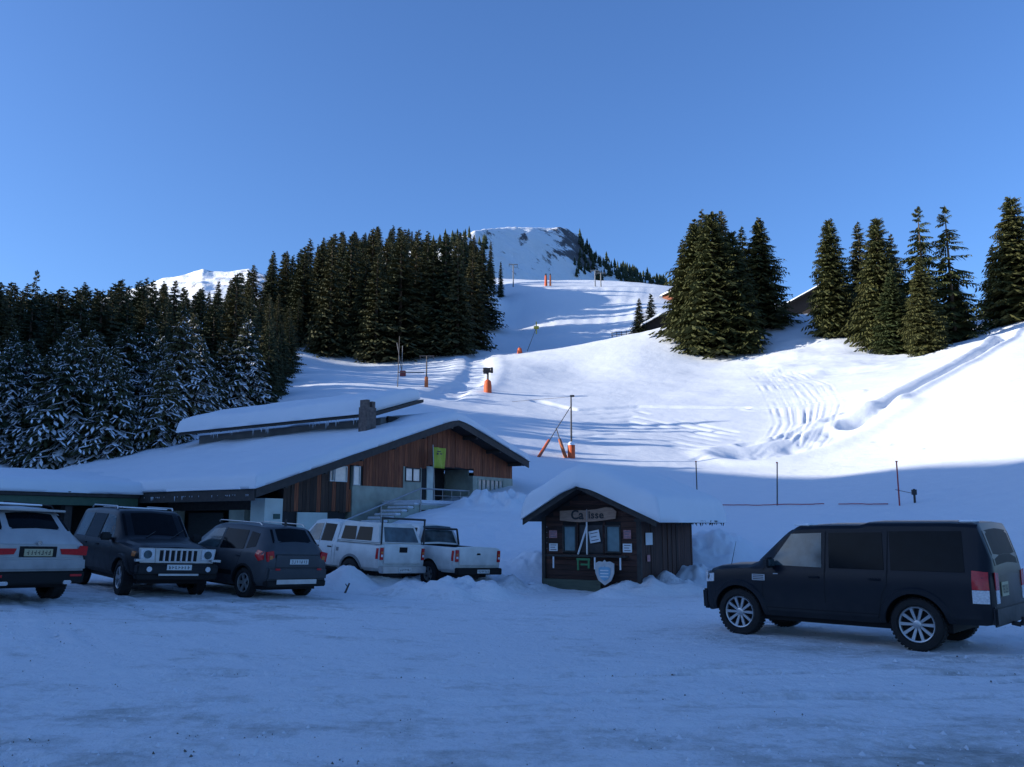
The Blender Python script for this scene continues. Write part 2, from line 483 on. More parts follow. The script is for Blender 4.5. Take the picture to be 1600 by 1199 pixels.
# ploughed heaps in front of the pick-ups and round the hut: (px, py of foot, radius, height)
HEAPS = []
for px, py, r, h in [(510, 905, .8, .38), (545, 925, .75, .45), (585, 920, .85, .42), (620, 920, .7, .35), (655, 928, .9, .42), (700, 930, .9, .40), (745, 928, .9, .42), (790, 915, 1.1, .38), (830, 905, .9, .35),
                     (1000, 918, .9, .42), (1045, 916, .9, .45), (1085, 910, 1.0, .35), (1110, 900, 1.3, .55), (960, 925, .6, .2), (820, 880, 1.6, .5), (780, 880, 1.8, .7)]:
    g = on_z(px, py, 0.12)
    HEAPS.append((g.x, g.y, r, h))
def heaps(X, Y):
    dz = np.zeros_like(X)
    for hx, hy, r, h in HEAPS:
        d = np.hypot((X - hx), (Y - hy) * 1.1) / r
        m = np.clip(1 - d * d / 2.2, 0, 1) ** 1.5
        dz = np.maximum(dz, m * h * (1 + 0.9 * fbm(X * 2.3, Y * 2.3)))
    return dz
def height(X, Y):
    X = np.asarray(X, float); Y = np.asarray(Y, float)
    z = height0(X, Y)
    return z + relief(X, Y, z) + heaps(X, Y)
def hz(x, y):
    return float(height(np.array([float(x)]), np.array([float(y)]))[0])

def grid_obj(name, X, Y, Z, m, smooth_=True):
    nu, nl = X.shape
    v = np.stack([X, Y, Z], -1).reshape(-1, 3)
    i = np.arange(nu * nl).reshape(nu, nl)
    f = np.stack([i[:-1, :-1], i[1:, :-1], i[1:, 1:], i[:-1, 1:]], -1).reshape(-1, 4)
    me = bpy.data.meshes.new(name)
    me.vertices.add(len(v)); me.vertices.foreach_set('co', v.ravel())
    me.loops.add(f.size); me.loops.foreach_set('vertex_index', f.ravel().astype(np.int32))
    me.polygons.add(len(f)); me.polygons.foreach_set('loop_start', np.arange(0, f.size, 4, dtype=np.int32))
    me.update(calc_edges=True)
    if smooth_: me.shade_smooth()
    me.materials.append(m)
    return link_mesh(name, me)

# slope and banks: cells shrink towards the viewer's side so near and far are equally fine
us = np.concatenate([np.linspace(-1.1, -0.68, 60)[:-1], np.linspace(-0.68, 0.68, 820), np.linspace(0.68, 1.1, 60)[1:]])
ls = np.concatenate([np.linspace(math.log(25.5), math.log(160), 560)[:-1], np.linspace(math.log(160), math.log(424), 170)])
Ug, Lg = np.meshgrid(us, ls, indexing='ij')
Yg = np.exp(Lg); Xg = Ug * Yg
Zg = height(Xg, Yg) + carve(Xg, Yg)
ski = grid_obj('ski_slope', Xg, Yg, Zg, M_SNOW)
tag(ski, 'snow covered ski slope rising behind the buildings, lit by low sun above and in shade below', kind='structure')
# car park
us = np.linspace(-1.1, 1.1, 560)
ls = np.linspace(math.log(3.0), math.log(25.5), 430)
Ug, Lg = np.meshgrid(us, ls, indexing='ij')
Yg = np.exp(Lg); Xg = Ug * Yg
# wheel tracks pressed into the snow
GROOVES[:] = []
_tr = random.Random(21)
for k in range(26):
    x0 = _tr.uniform(-14, 14); y0 = _tr.uniform(6, 20); a = _tr.choice((_tr.uniform(-.25, .3), _tr.uniform(2.0, 2.5), _tr.uniform(-.1, .15))); cur = _tr.uniform(-.03, .03)
    L_ = _tr.uniform(5, 14)
    for sd in (-.75, .75):
        pp = []
        for j in range(9):
            t = (j / 8 - .5) * L_; aa = a + cur * t
            pp.append((x0 + math.cos(aa) * t - math.sin(a) * sd, y0 + math.sin(aa) * t + math.cos(a) * sd))
        GROOVES.append((np.array(pp), .13, _tr.uniform(.015, .035), .012, 0))
_car = carve(Xg, Yg)
lot = grid_obj('car_park', Xg, Yg, height(Xg, Yg) + _car, M_LOT)
_dirt = 0.10 * smooth(12, 7, Yg) + 0.16 * smooth(8.6, 7.2, Yg - 0.35 * (Xg - 3)) * smooth(0.5, 3.5, Xg) + 0.13 * np.exp(-((Yg + 0.92 * Xg - 17.6) / 1.3) ** 2) * smooth(2, 3.5, Xg) + 0.10 * smooth(13.5, 16, Yg) * smooth(-2, -5, Xg) * smooth(23, 20, Yg)
set_attr(lot, 'dirt', _dirt + np.clip(-_car, 0, .03) * 2.5)
tag(lot, 'car park of packed, rutted snow', kind='structure')
# crumbs of ice and grit lying on the packed snow
def crumbs(name, n, seed, m, s0, s1, label):
    r = random.Random(seed); V = []; F = []
    xs_ = []; ys_ = []
    for _ in range(n):
        y = 6.2 + 20 * r.random() ** 1.3; x = r.uniform(-.75, .75) * y
        xs_.append(x); ys_.append(y)
    keep = fbm(np.array(xs_) * .6 + seed, np.array(ys_) * .6) > -.12
    zs_ = height(np.array(xs_), np.array(ys_))
    for x, y, z, k in zip(xs_, ys_, zs_, keep):
        if not k: continue
        s = r.uniform(s0, s1) * (0.4 + r.random() ** 3); a = r.uniform(0, 6.28); b0 = len(V)
        for q in range(4):
            t = a + q * 1.57; rr = s * r.uniform(.6, 1.2)
            V.append((x + rr * math.cos(t), y + rr * math.sin(t), z - .01 + r.uniform(-.003, .003)))
        V.append((x + r.uniform(-.3, .3) * s, y + r.uniform(-.3, .3) * s, z + s * r.uniform(.3, .8)))
        for q in range(4): F.append((b0 + q, b0 + (q + 1) % 4, b0 + 4))
    me = bpy.data.meshes.new(name); me.from_pydata(V, [], F); me.materials.append(m)
    tag(link_mesh(name, me), label, 'crumbs', kind='stuff')
crumbs('ice_crumbs', 9000, 5, M_BANK, .012, .038, 'small crumbs of ice strewn over the car park')
crumbs('grit', 5000, 8, mat('grit_stone', (0.10, 0.09, 0.08), rough=.9), .006, .018, 'dark road grit strewn over the packed snow')
# level snow all round, a little lower, reaching behind the viewer
gx, gy = np.meshgrid(np.linspace(-500, 500, 90), np.linspace(-400, 30, 50), indexing='ij')
gz = np.full(gx.shape, -0.05)
gz = np.where((np.abs(gx) < 1.05 * np.maximum(gy, 0)) & (gy > 0), -3.0, gz) + np.where(gy < -40, 0.02 * (-40 - gy), 0) * 0
grid_obj('ground', gx, gy, gz - 0.25 * smooth(0, 5, gy), M_SNOW)['kind'] = 'structure'

# unseen hill added on the left, beyond the frame, to shade the car park
# its crest is shaped from where the shadow should end on the slope
edge = [(700, 655, None), (845, 708, None), (920, 722, None), (1060, 730, None), (1230, 740, None), (1335, 741, None), (1400, 728, None), (1500, 719, None), (1600, 713, None)]
crest = []
for px, py, _ in edge:
    g = ground_hit(px, py)
    g.z = hz(g.x, g.y)
    k = 0.0
    while True:
        q = g + SUN_DIR * k
        if q.x < -0.86 * q.y and q.x < -95: break
        k += 1.0
    crest.append(q)
crest.sort(key=lambda q: q.y)
_cy = [q.y for q in crest]; _cx = [q.x for q in crest]; _cz = [q.z for q in crest]
HILL = (_cy, _cx, _cz)

ys = np.linspace(-70, 330, 140)
ss = np.linspace(0, 1, 40)
hx = np.zeros((140, 40)); hy = np.zeros((140, 40)); hzz = np.zeros((140, 40))
for i, y in enumerate(ys):
    cx = min(-98.0, -0.98 * y)
    cz_ = np.interp(y, _cy, _cz)
    if y > _cy[-1]: cz_ = _cz[-1] + 2 if y < 110 else max(20, _cz[-1] + 2 - .3 * (y - 110))
    if y < _cy[0]: cz_ = _cz[0] + 0.03 * (_cy[0] - y)
    xf = -0.80 * max(y, 0) - 6 if y > 60 else -54 - 0.1 * (60 - max(y, 0))
    xf = max(xf, cx + 6) if xf > cx else cx + 8
    zf = float(height0(xf, max(y, 1))) - 3 if y > 10 else -3
    for j, s_ in enumerate(ss):
        if s_ < 0.4:
            q = s_ / 0.4; x = xf + (cx - xf) * q; z = zf + (cz_ - zf) * (1 - (1 - q) ** 1.5)
        else:
            q = (s_ - 0.4) / 0.6; x = cx - 220 * q; z = cz_ - 0.25 * 220 * q
        hx[i, j] = x; hy[i, j] = y
        hzz[i, j] = z
hzz += (np.abs(ss - 0.4) > 0.02)[None] * 1.2 * fbm(hx * 0.06, hy * 0.06)
grid_obj('shade_hill', hx, hy, hzz, M_SNOW)['kind'] = 'structure'

# ------------------------------------------------------------------ far mountains
def rock_snow(name, rock=(0.10, 0.095, 0.10), lim=(0.50, 0.56), sc=0.012):
    m, nt, b = new_mat(name)
    N = nt.nodes; L = nt.links
    at_ = N.new('ShaderNodeAttribute'); at_.attribute_name = 'rock'
    tc = N.new('ShaderNodeTexCoord')
    nz = N.new('ShaderNodeTexNoise'); nz.inputs['Scale'].default_value = sc * 8; nz.inputs['Detail'].default_value = 8; nz.inputs['Roughness'].default_value = 0.7
    L.new(tc.outputs['Object'], nz.inputs['Vector'])
    ad = N.new('ShaderNodeMath'); ad.operation = 'ADD'
    L.new(nz.outputs[0], ad.inputs[0]); L.new(at_.outputs['Fac'], ad.inputs[1])
    mr = N.new('ShaderNodeMapRange'); mr.inputs[1].default_value = 0.98; mr.inputs[2].default_value = 1.08
    L.new(ad.outputs[0], mr.inputs[0])
    mx = N.new('ShaderNodeMix'); mx.data_type = 'RGBA'
    mx.inputs[6].default_value = (0.84, 0.86, 0.89, 1); mx.inputs[7].default_value = (*rock, 1)
    L.new(mr.outputs[0], mx.inputs[0]); L.new(mx.outputs[2], b.inputs['Base Color'])
    b.inputs['Roughness'].default_value = 0.85
    bp = N.new('ShaderNodeBump'); bp.inputs['Strength'].default_value = 0.7; bp.inputs['Distance'].default_value = 4
    L.new(nz.outputs[0], bp.inputs['Height']); L.new(bp.outputs[0], b.inputs['Normal'])
    return m
def set_attr(o, name, arr):
    a = o.data.attributes.new(name, 'FLOAT', 'POINT')
    a.data.foreach_set('value', np.asarray(arr, np.float32).ravel())
def mountain(name, sil, px0, px1, Yb, Yt, pyb, nu, nl, rough, m, rockf, back=1.25, label=None, turn=lambda p: 1.0):
    us_ = np.linspace(u_of(px0, 400), u_of(px1, 400), nu)
    pxs = np.linspace(px0, px1, nu)
    sy = np.interp(pxs, [p[0] for p in sil], [p[1] for p in sil])
    tt = np.array([tan_el(800, y)[1] for y in sy]); tb = tan_el(800, pyb)[1]
    q = np.linspace(0, 1.35, nl)
    X = np.zeros((nu, nl)); Y = X.copy(); Z = X.copy()
    for i in range(nu):
        zt = tt[i] * Yt; zb = min(tb * Yb, zt - 15)
        g_ = turn(pxs[i]); zt *= g_; zb *= g_
        Y[i] = (Yb + (Yt - Yb) * q) * g_
        X[i] = us_[i] * Y[i]
        f = np.where(q < 1, q * 1.04 - 0.04 * q ** 8 , 1.0 - (q - 1) * 1.2)
        Z[i] = EYE + zb + (zt - zb) * f
    w = np.clip(q * 6, 0, 1) * np.clip(np.abs(q - 1) * 7 + 0.18, 0, 1)
    Z += rough * w[None] * (fbm(X / 60, Y / 40 + Z / 60, 5))
    o = grid_obj(name, X, Y, Z, m, False)
    PX, Q = np.meshgrid(pxs, q, indexing='ij')
    set_attr(o, 'rock', rockf(PX, Q))
    o['kind'] = 'structure'
    if label: o['label'] = label
    return X, Y, Z
M_ROCK = rock_snow('rock_and_snow')
def g2(PX, Q, cx, cq, sx, sq, a):
    return a * np.exp(-((PX - cx) / sx) ** 2 - ((Q - cq) / sq) ** 2)
def rock_peak(PX, Q):
    r = 0.31 + g2(PX, Q, 850, .45, 25, .1, .16) + g2(PX, Q, 800, .35, 30, .12, .12) + g2(PX, Q, 775, .7, 14, .2, .12) + g2(PX, Q, 885, .74, 24, .22, .26) + g2(PX, Q, 915, .6, 22, .3, .24) + g2(PX, Q, 818, .74, 10, .07, .24) + g2(PX, Q, 862, .9, 22, .1, .18) + g2(PX, Q, 900, .5, 40, .06, .25) + g2(PX, Q, 905, .85, 10, .15, .25) + g2(PX, Q, 760, .9, 18, .12, .16)
    return r
MX, MY, MZ = mountain('mountain', [(600, 430), (690, 392), (742, 361), (770, 357), (800, 356), (835, 354.5), (868, 359), (893, 362), (908, 368), (916, 384), (935, 398), (965, 422), (1000, 436), (1030, 441), (1060, 455), (1120, 470)],
    600, 1120, 690, 850, 470, 420, 130, 16, M_ROCK, rock_peak, label='snowy mountain with rocky outcrops above the upper piste', turn=lambda p: float(np.clip(1 + (p - 820) * .0015, .8, 1.35)))
M_ROCK2 = rock_snow('far_rock_and_snow', rock=(0.16, 0.15, 0.16), sc=0.004)
mountain('distant_mountain', [(150, 475), (230, 446), (255, 436), (290, 430), (318, 420), (335, 425), (360, 424), (390, 419), (420, 430), (470, 450), (520, 480)],
    150, 520, 2150, 2500, 480, 200, 60, 13, M_ROCK2, lambda P, Q: 0.44 + 0 * P, label='far snowy summit beyond the wood on the left')
# ------------------------------------------------------------------ spruces
def needle_mat(name, c1, c2):
    m, nt, b = new_mat(name)
    N = nt.nodes; L = nt.links
    tc = N.new('ShaderNodeTexCoord')
    nz = N.new('ShaderNodeTexNoise'); nz.inputs['Scale'].default_value = 0.9; nz.inputs['Detail'].default_value = 4
    L.new(tc.outputs['Object'], nz.inputs['Vector'])
    oi = N.new('ShaderNodeObjectInfo')
    ad = N.new('ShaderNodeMath'); ad.operation = 'MULTIPLY_ADD'; ad.inputs[1].default_value = 0.55
    L.new(oi.outputs['Random'], ad.inputs[0]); L.new(nz.outputs[0], ad.inputs[2])
    mr = N.new('ShaderNodeMapRange'); mr.inputs[1].default_value = 0.45; mr.inputs[2].default_value = 1.05
    L.new(ad.outputs[0], mr.inputs[0])
    mx = N.new('ShaderNodeMix'); mx.data_type = 'RGBA'
    mx.inputs[6].default_value = (*c1, 1); mx.inputs[7].default_value = (*c2, 1)
    L.new(mr.outputs[0], mx.inputs[0]); L.new(mx.outputs[2], b.inputs['Base Color'])
    b.inputs['Roughness'].default_value = 0.75
    b.inputs['Specular IOR Level'].default_value = 0.2
    return m
M_NEEDLE = needle_mat('spruce_needles', (0.026, 0.040, 0.020), (0.070, 0.064, 0.026))
M_NEEDLE_L = needle_mat('spruce_needles_lit', (0.028, 0.042, 0.014), (0.064, 0.064, 0.020))  # yellower tone of sunlit needles put into the colour
M_BARK = mat('spruce_bark', (0.09, 0.07, 0.055), rough=0.9, var=0.4, scale=8, stretch=(1, 1, 0.2))
M_TWIGSNOW = mat('branch_snow', (0.80, 0.83, 0.88), rough=0.8, var=0.06)

def spruce_meshes(seed, H=18.0, Rb=2.9, gap=0.42, nb=8, snow=0.0, low=0.04, openness=0.0, power=0.82, ns=5):
    rnd = random.Random(seed)
    V = []; F = []; SV = []; SF = []
    def quad(a, b, c, d, v=V, f=F):
        n = len(v); v += [a, b, c, d]; f.append((n, n + 1, n + 2, n + 3))
    z = low * H
    bulge = rnd.uniform(-0.1, 0.1)
    while z < H * 0.985:
        h = z / H
        r0 = Rb * ((1 - h) ** power) * (1 + bulge * math.sin(h * 9 + seed)) * rnd.uniform(0.85, 1.08) + 0.12
        if h < 0.12: r0 *= 0.72 + h * 2.3
        n = max(4, int(nb * (0.55 + 0.6 * (1 - h))))
        a0 = rnd.uniform(0, 6.28)
        for k in range(n):
            if rnd.random() < openness: continue
            clump = 0.5 + 0.5 * math.sin((a0 * 0 + k / n * 6.283) * 2 + z * 1.3 + seed) * math.cos(z * .7 + seed) + rnd.uniform(-.25, .25)
            az = a0 + 6.283 * k / n + rnd.uniform(-.25, .25)
            Lb = r0 * rnd.uniform(0.72, 1.18)
            zz = z + rnd.uniform(-.9, .9) * gap
            droop = (0.18 + 0.42 * (1 - h)) * rnd.uniform(.7, 1.3) * (1.45 if snow > .5 else 1)
            if h > .85: droop = -0.55 * (h - .85) / .15 - rnd.uniform(0, .2)
            d = Vector((math.cos(az), math.sin(az), 0)); s = Vector((-d.y, d.x, 0))
            pts = []
            for j in range(ns + 1):
                q = j / ns
                pts.append(d * (Lb * q) + Vector((0, 0, zz - droop * Lb * (q ** 1.2) * 1.0 + 0.22 * Lb * q ** 3 * (1 - h) + rnd.uniform(-.03, .03))))
            hang = 0.10 + 0.10 * (1 - h)
            for j in range(ns):
                w0 = 0.05 + 0.02 * Lb; w1 = w0 if j < ns - 1 else 0.01
                quad(pts[j] - s * w0, pts[j + 1] - s * w1, pts[j + 1] + s * w1, pts[j] + s * w0)
            for j in range(1, ns + 1):
                q = j / ns
                tl = Lb * (0.46 - 0.3 * q) * rnd.uniform(.7, 1.2) + 0.1
                for sg in (-1, 1):
                    td = (d * rnd.uniform(.45, .9) + s * sg).normalized()
                    a = pts[j]
                    tip = a + td * tl + Vector((0, 0, -tl * (rnd.uniform(.25, .75) if snow < .5 else rnd.uniform(.6, 1.5)) - hang))
                    mid = a.lerp(tip, .5) + Vector((0, 0, .05))
                    wv = td.cross(Vector((0, 0, 1))).normalized() * (tl * (.20 if ns == 5 else .13))
                    dn = Vector((0, 0, -hang * rnd.uniform(.5, 1.6)))
                    quad(a, mid + wv + dn, tip, mid - wv)
                    if snow > 0 and clump > .5 - .5 * snow and rnd.random() < snow * (0.15 + 1.2 * (1 - h)):
                        up = Vector((0, 0, .07))
                        quad(a + up, mid + wv * .8 + up + dn * .4, a.lerp(tip, .88) + up, mid - wv * .8 + up, SV, SF)
            # hanging curtain under the branch
            for j in ((2, 4) if ns == 5 else (2, 4, 6, 8)):
                a = pts[j - 1]; b = pts[j]
                hg = rnd.uniform(.15, .4) * (0.4 + 0.8 * (1 - h))
                quad(a, b, b + Vector((0, 0, -hg * .6)) + s * rnd.uniform(-.1, .1), a + Vector((0, 0, -hg)) + s * rnd.uniform(-.1, .1))
            if snow > 0 and clump > .5 - .6 * snow and rnd.random() < snow * (.2 + 1.5 * (1 - h)):
                up = Vector((0, 0, .11))
                j0 = rnd.choice((1, 2))
                for j in range(j0, ns):
                    w0 = (0.08 + 0.05 * Lb) * rnd.uniform(.6, 1.5); w1 = w0 * (.9 if j < ns - 1 else .3)
                    quad(pts[j] - s * w0 + up * .6, pts[j + 1] - s * w1 + up * .6, pts[j + 1] + up, pts[j] + up, SV, SF)
                    quad(pts[j] + up, pts[j + 1] + up, pts[j + 1] + s * w1 + up * .6, pts[j] + s * w0 + up * .6, SV, SF)
        z += gap * rnd.uniform(.75, 1.25) * (0.65 + 0.5 * (1 - h))
    # leader
    for k in range(4):
        a = k * 1.57; d = Vector((math.cos(a), math.sin(a), 0)) * .07
        quad(Vector((0, 0, H * .955)) + d, Vector((0, 0, H * .955)) - d * .2, Vector((0, 0, H * 1.01)), Vector((0, 0, H * .985)) + d * .6)
    def mesh(nm, v, f, m):
        me = bpy.data.meshes.new(nm); me.from_pydata([tuple(p) for p in v], [], f); me.materials.append(m); return me
    t = MB()
    prof = [(0.26, -1.0), (0.24, 0.3), (0.17, H * .4), (0.08, H * .8), (0.015, H * .99)]
    t.lathe(prof, n=7)
    tm = bpy.data.meshes.new('trunk'); tm.from_pydata(t.v, [], t.f); tm.materials.append(M_BARK); tm.shade_smooth()
    return tm, mesh('crown', V, F, M_NEEDLE), (mesh('snow', SV, SF, M_TWIGSNOW) if SV else None)

SPR = {'green': [spruce_meshes(s, Rb=rb, power=pw) for s, rb, pw in ((1, 2.7, .8), (2, 3.2, .9), (3, 2.4, .75), (4, 3.6, .95))],
       'dusted': [spruce_meshes(s, Rb=rb, snow=.16) for s, rb in ((11, 2.8), (12, 3.2))],
       'snowy': [spruce_meshes(s, Rb=rb, snow=.75, H=14, gap=.4, power=.85) for s, rb in ((21, 3.0), (22, 3.5), (23, 2.6))],
       'open': [spruce_meshes(s, Rb=3.6, gap=.62, nb=7, openness=.22, power=.7, ns=9) for s in (31, 32)],
       'dense': [spruce_meshes(s, Rb=rb, gap=.34, nb=10, low=.02, power=pw, ns=9) for s, rb, pw in ((41, 4.4, .72), (42, 3.6, .66), (43, 4.0, .8))]}
HT = {'green': 18, 'dusted': 18, 'snowy': 14, 'open': 18, 'dense': 18}
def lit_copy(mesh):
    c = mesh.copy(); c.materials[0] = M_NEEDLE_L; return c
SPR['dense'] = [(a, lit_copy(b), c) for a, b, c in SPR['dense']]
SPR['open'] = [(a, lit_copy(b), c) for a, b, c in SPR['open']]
def spruce(kind, k, x, y, hgt, label, group=None, width=1.0, z=None, name='spruce_tree', cat='spruce tree'):
    tm, cm, sm = SPR[kind][k % len(SPR[kind])]
    e = empty(name, (x, y, (hz(x, y) if z is None else z) - 0.15), random.uniform(0, 6.28), label, cat, group)
    s = hgt / HT[kind]
    e.scale = (s * width, s * width, s)
    link_mesh('trunk', tm, e); link_mesh('crown', cm, e)
    if sm: link_mesh('snow', sm, e)
    return e

rnd = random.Random(5)
# left-hand wood: (Y, px from, px to, px spacing, tree height m, kind weights)
skyline = [(-100, 425), (0, 440), (60, 448), (130, 440), (190, 432), (250, 434), (300, 445), (340, 438), (380, 415), (410, 395), (450, 382), (500, 366), (560, 356), (600, 350), (650, 360), (700, 364), (735, 364), (748, 374), (765, 392), (780, 415), (800, 440)]
def top_limit(px):
    return np.interp(px, [a for a, b in skyline], [b for a, b in skyline])
bands = [(52, -60, 300, 46, (5, 8.5), 's'), (58, -60, 330, 40, (6, 9.5), 's'), (66, -50, 420, 34, (5.5, 9), 's'), (75, -40, 450, 31, (8, 12), 'ggs'),
         (86, -40, 462, 29, (11, 15), 'gggd'), (98, -40, 468, 27, (14, 19), 'g'), (112, -40, 470, 26, (15, 21), 'g'), (128, -40, 500, 29, (15, 21), 'g'),
         (146, 350, 752, 22, (17, 24), 'g'), (162, 240, 752, 23, (17, 23), 'g'), (182, 300, 755, 22, (17, 23), 'g'), (205, 460, 752, 21, (17, 23), 'g'),
         (225, 480, 748, 20, (18, 24), 'g'), (250, 500, 742, 18, (18, 25), 'g'), (338, 520, 792, 18, (18, 25), 'g')]
FOREST = []
for Y, p0, p1, sp, (h0, h1), kinds in bands:
    px = p0 + rnd.uniform(0, sp)
    while px < p1:
        pj = px + rnd.uniform(-.3, .3) * sp
        Yj = Y * rnd.uniform(.955, 1.045)
        px += sp * rnd.uniform(.8, 1.25)
        u = u_of(pj); x = u * Yj
        # keep trees off the open piste
        if pj > 470 and Yj < 138: continue
        if pj > 438 and Yj < 106: continue
        if pj > 500 and Yj < 150 and pj > 745: continue
        h = rnd.uniform(h0, h1)
        if pj > 330 and 70 < Yj < 108: h *= 1.2
        z = hz(x, Yj)
        # heights follow the skyline of the wood
        lim = top_limit(pj) + rnd.uniform(-2, 16)
        zl = EYE + tan_el(pj, lim)[1] * Yj
        if z + h > zl: h = zl - z
        if Yj < 150 and pj < 500 and Yj > 84:      # keep the near trees below the sun's path to the slope
            h = min(h, 9 + (Yj - 66) * .27 + .277 * abs(x) - z)
        elif Yj > 110 and z + h < zl and (zl - z) < 25 and rnd.random() < .5: h = zl - z
        if h < 5: continue
        FOREST.append((x, Yj, z, h, kinds, pj))
# labels by where a tree stands
LB = {'snowy': ('snow laden spruce in the shaded foot of the wood behind the low roof', 'snow laden spruces at the foot of the wood'),
      'dusted': ('dark spruce with a little snow on its branches in the left part of the wood', 'dusted spruces in the left wood'),
      'green': ('dark green spruce without snow in the wooded hill left of the piste', 'green spruces of the wooded hill')}
for x, y, z, h, kinds, pj in FOREST:
    kk = {'s': 'snowy', 'd': 'dusted', 'g': 'green'}[rnd.choice(kinds)]
    if kk == 'snowy' and pj > 395: kk = 'green'
    if kk == 'snowy' and y > 70: kk = 'dusted'
    lab, grp = LB[kk]
    if kk == 'green':
        if y > 145 and pj > 500 and y < 172: lab, grp = 'olive green spruce in the front row of the wood facing the lift posts', 'front row of the wood by the piste'
        elif y > 172 and pj > 690: lab, grp = 'dark spruce at the right edge of the wood along the upper piste', 'spruces along the upper piste'
        elif pj > 440: lab, grp = 'dark green spruce inside the high block of wood left of the mountain', 'spruces of the high block of wood'
        elif y < 100: lab, grp = 'brownish green spruce standing just above the snow laden ones on the left', 'middle spruces of the left wood'
        else: lab, grp = 'dark spruce at the back of the left wood forming its jagged skyline', 'skyline spruces of the left wood'
    elif kk == 'snowy':
        if pj > 230: lab, grp = 'snow laden spruce just above the raised rear roof of the chalet', 'snowy spruces above the rear roof'
        else: lab, grp = 'snow laden spruce at the far left behind the low canopy roof', 'snowy spruces behind the low canopy'
    spruce(kk, rnd.randrange(4), x, y, h, lab, grp, width=rnd.uniform(1.15, 1.7) * (1.15 if h < 14 and pj < 350 else .85 if pj > 400 and y < 110 else 1), z=z)
print('FOREST', len(FOREST))
# trees one can single out: (px, py of foot, py of top, kind, variant, width, label)
def single(px, py, pt, kind, k, w, label, Y=None, cat='spruce tree', name='spruce_tree'):
    if px > 1050: w *= 1.62
    if Y is None:
        g = ground_hit(px, py, 40)
    else:
        g = Vector((u_of(px) * Y, Y, 0))
    z = hz(g.x, g.y)
    h = EYE + tan_el(px, pt)[1] * g.y - z
    return spruce(kind, k, g.x, g.y, h, label, width=w * (18 / max(h, 6)) ** 0.15, z=z, cat=cat, name=name)
single(175, 728, 560, 'snowy', 1, 1.35, 'broad snow covered spruce standing at the edge of the low roof', Y=50)
single(38, 700, 420, 'open', 0, .7, 'tall thin topped larch like tree rising above the wood at the far left edge', Y=100, name='larch_tree', cat='larch tree')
single(250, 700, 480, 'green', 1, .85, 'olive brown sunlit spruce standing forward of the left wood', Y=84)
single(205, 700, 520, 'dusted', 0, .9, 'short dark spruce just left of the olive brown sunlit one', Y=78)
single(766, 462, 376, 'green', 0, .8, 'dark spruce at the right end of the wood in front of the mountain', Y=228)
single(782, 450, 408, 'green', 2, .8, 'last small spruce of the wood beside the top of the piste', Y=233)
# clump right of the piste
single(1092, 530, 342, 'dense', 2, .95, 'left hand spruce of the big clump right of the piste')
single(1120, 550, 330, 'dense', 0, .85, 'tallest front spruce of the big clump right of the piste')
single(1140, 520, 327, 'green', 3, .85, 'pointed dark spruce in the middle of the big clump, tips showing above its neighbours', Y=140)
single(1108, 520, 326, 'green', 1, .8, 'thin topped spruce behind the tallest one of the big clump', Y=142)
single(1155, 532, 360, 'dense', 1, .8, 'dark low spruce filling the front middle of the big clump', Y=131)
single(1172, 500, 352, 'green', 1, .85, 'slim spruce tip between the middle and the right of the big clump', Y=146)
single(1200, 495, 339, 'dense', 2, .85, 'right hand spruce of the big clump, next to the dark chalet', Y=141)
single(1075, 535, 372, 'green', 3, .8, 'outermost left spruce of the big clump, half behind the left hand one', Y=140)
# right-hand row
single(1306, 524, 341, 'dense', 1, .72, 'lone spruce standing in front of the dark chalet on the right')
single(1360, 520, 345, 'green', 3, .85, 'dark slim spruce at the left of the row on the right', Y=134)
single(1382, 542, 338, 'dense', 0, .68, 'dense spruce left of centre in the row on the right')
single(1412, 535, 364, 'green', 1, .85, 'shorter dark spruce tip in the middle of the row on the right', Y=130)
single(1400, 549, 420, 'dense', 2, .8, 'low bushy spruce in the front of the row on the right')
single(1450, 540, 322, 'open', 0, .72, 'tall open branched spruce in the row on the right')
single(1455, 543, 400, 'dense', 1, .7, 'yellowish green bushy spruce at the front right of the row', Y=112)
single(1493, 532, 320, 'open', 1, .78, 'thin see through spruce at the right end of the row')
single(1510, 520, 440, 'dense', 2, .9, 'low dark spruce beneath the thin see through one', Y=124)
single(1597, 500, 305, 'dense', 0, .8, 'big dark spruce cut off by the right edge of the picture')
single(1575, 500, 380, 'green', 1, .9, 'smaller spruce just left of the one cut off by the right edge', Y=140)
# beside the little brown hut
single(1003, 512, 465, 'green', 0, 1.5, 'small spruce left of the little brown hut', Y=158)
single(1022, 505, 458, 'green', 2, 1.5, 'small pointed spruce behind the little brown hut', Y=162)
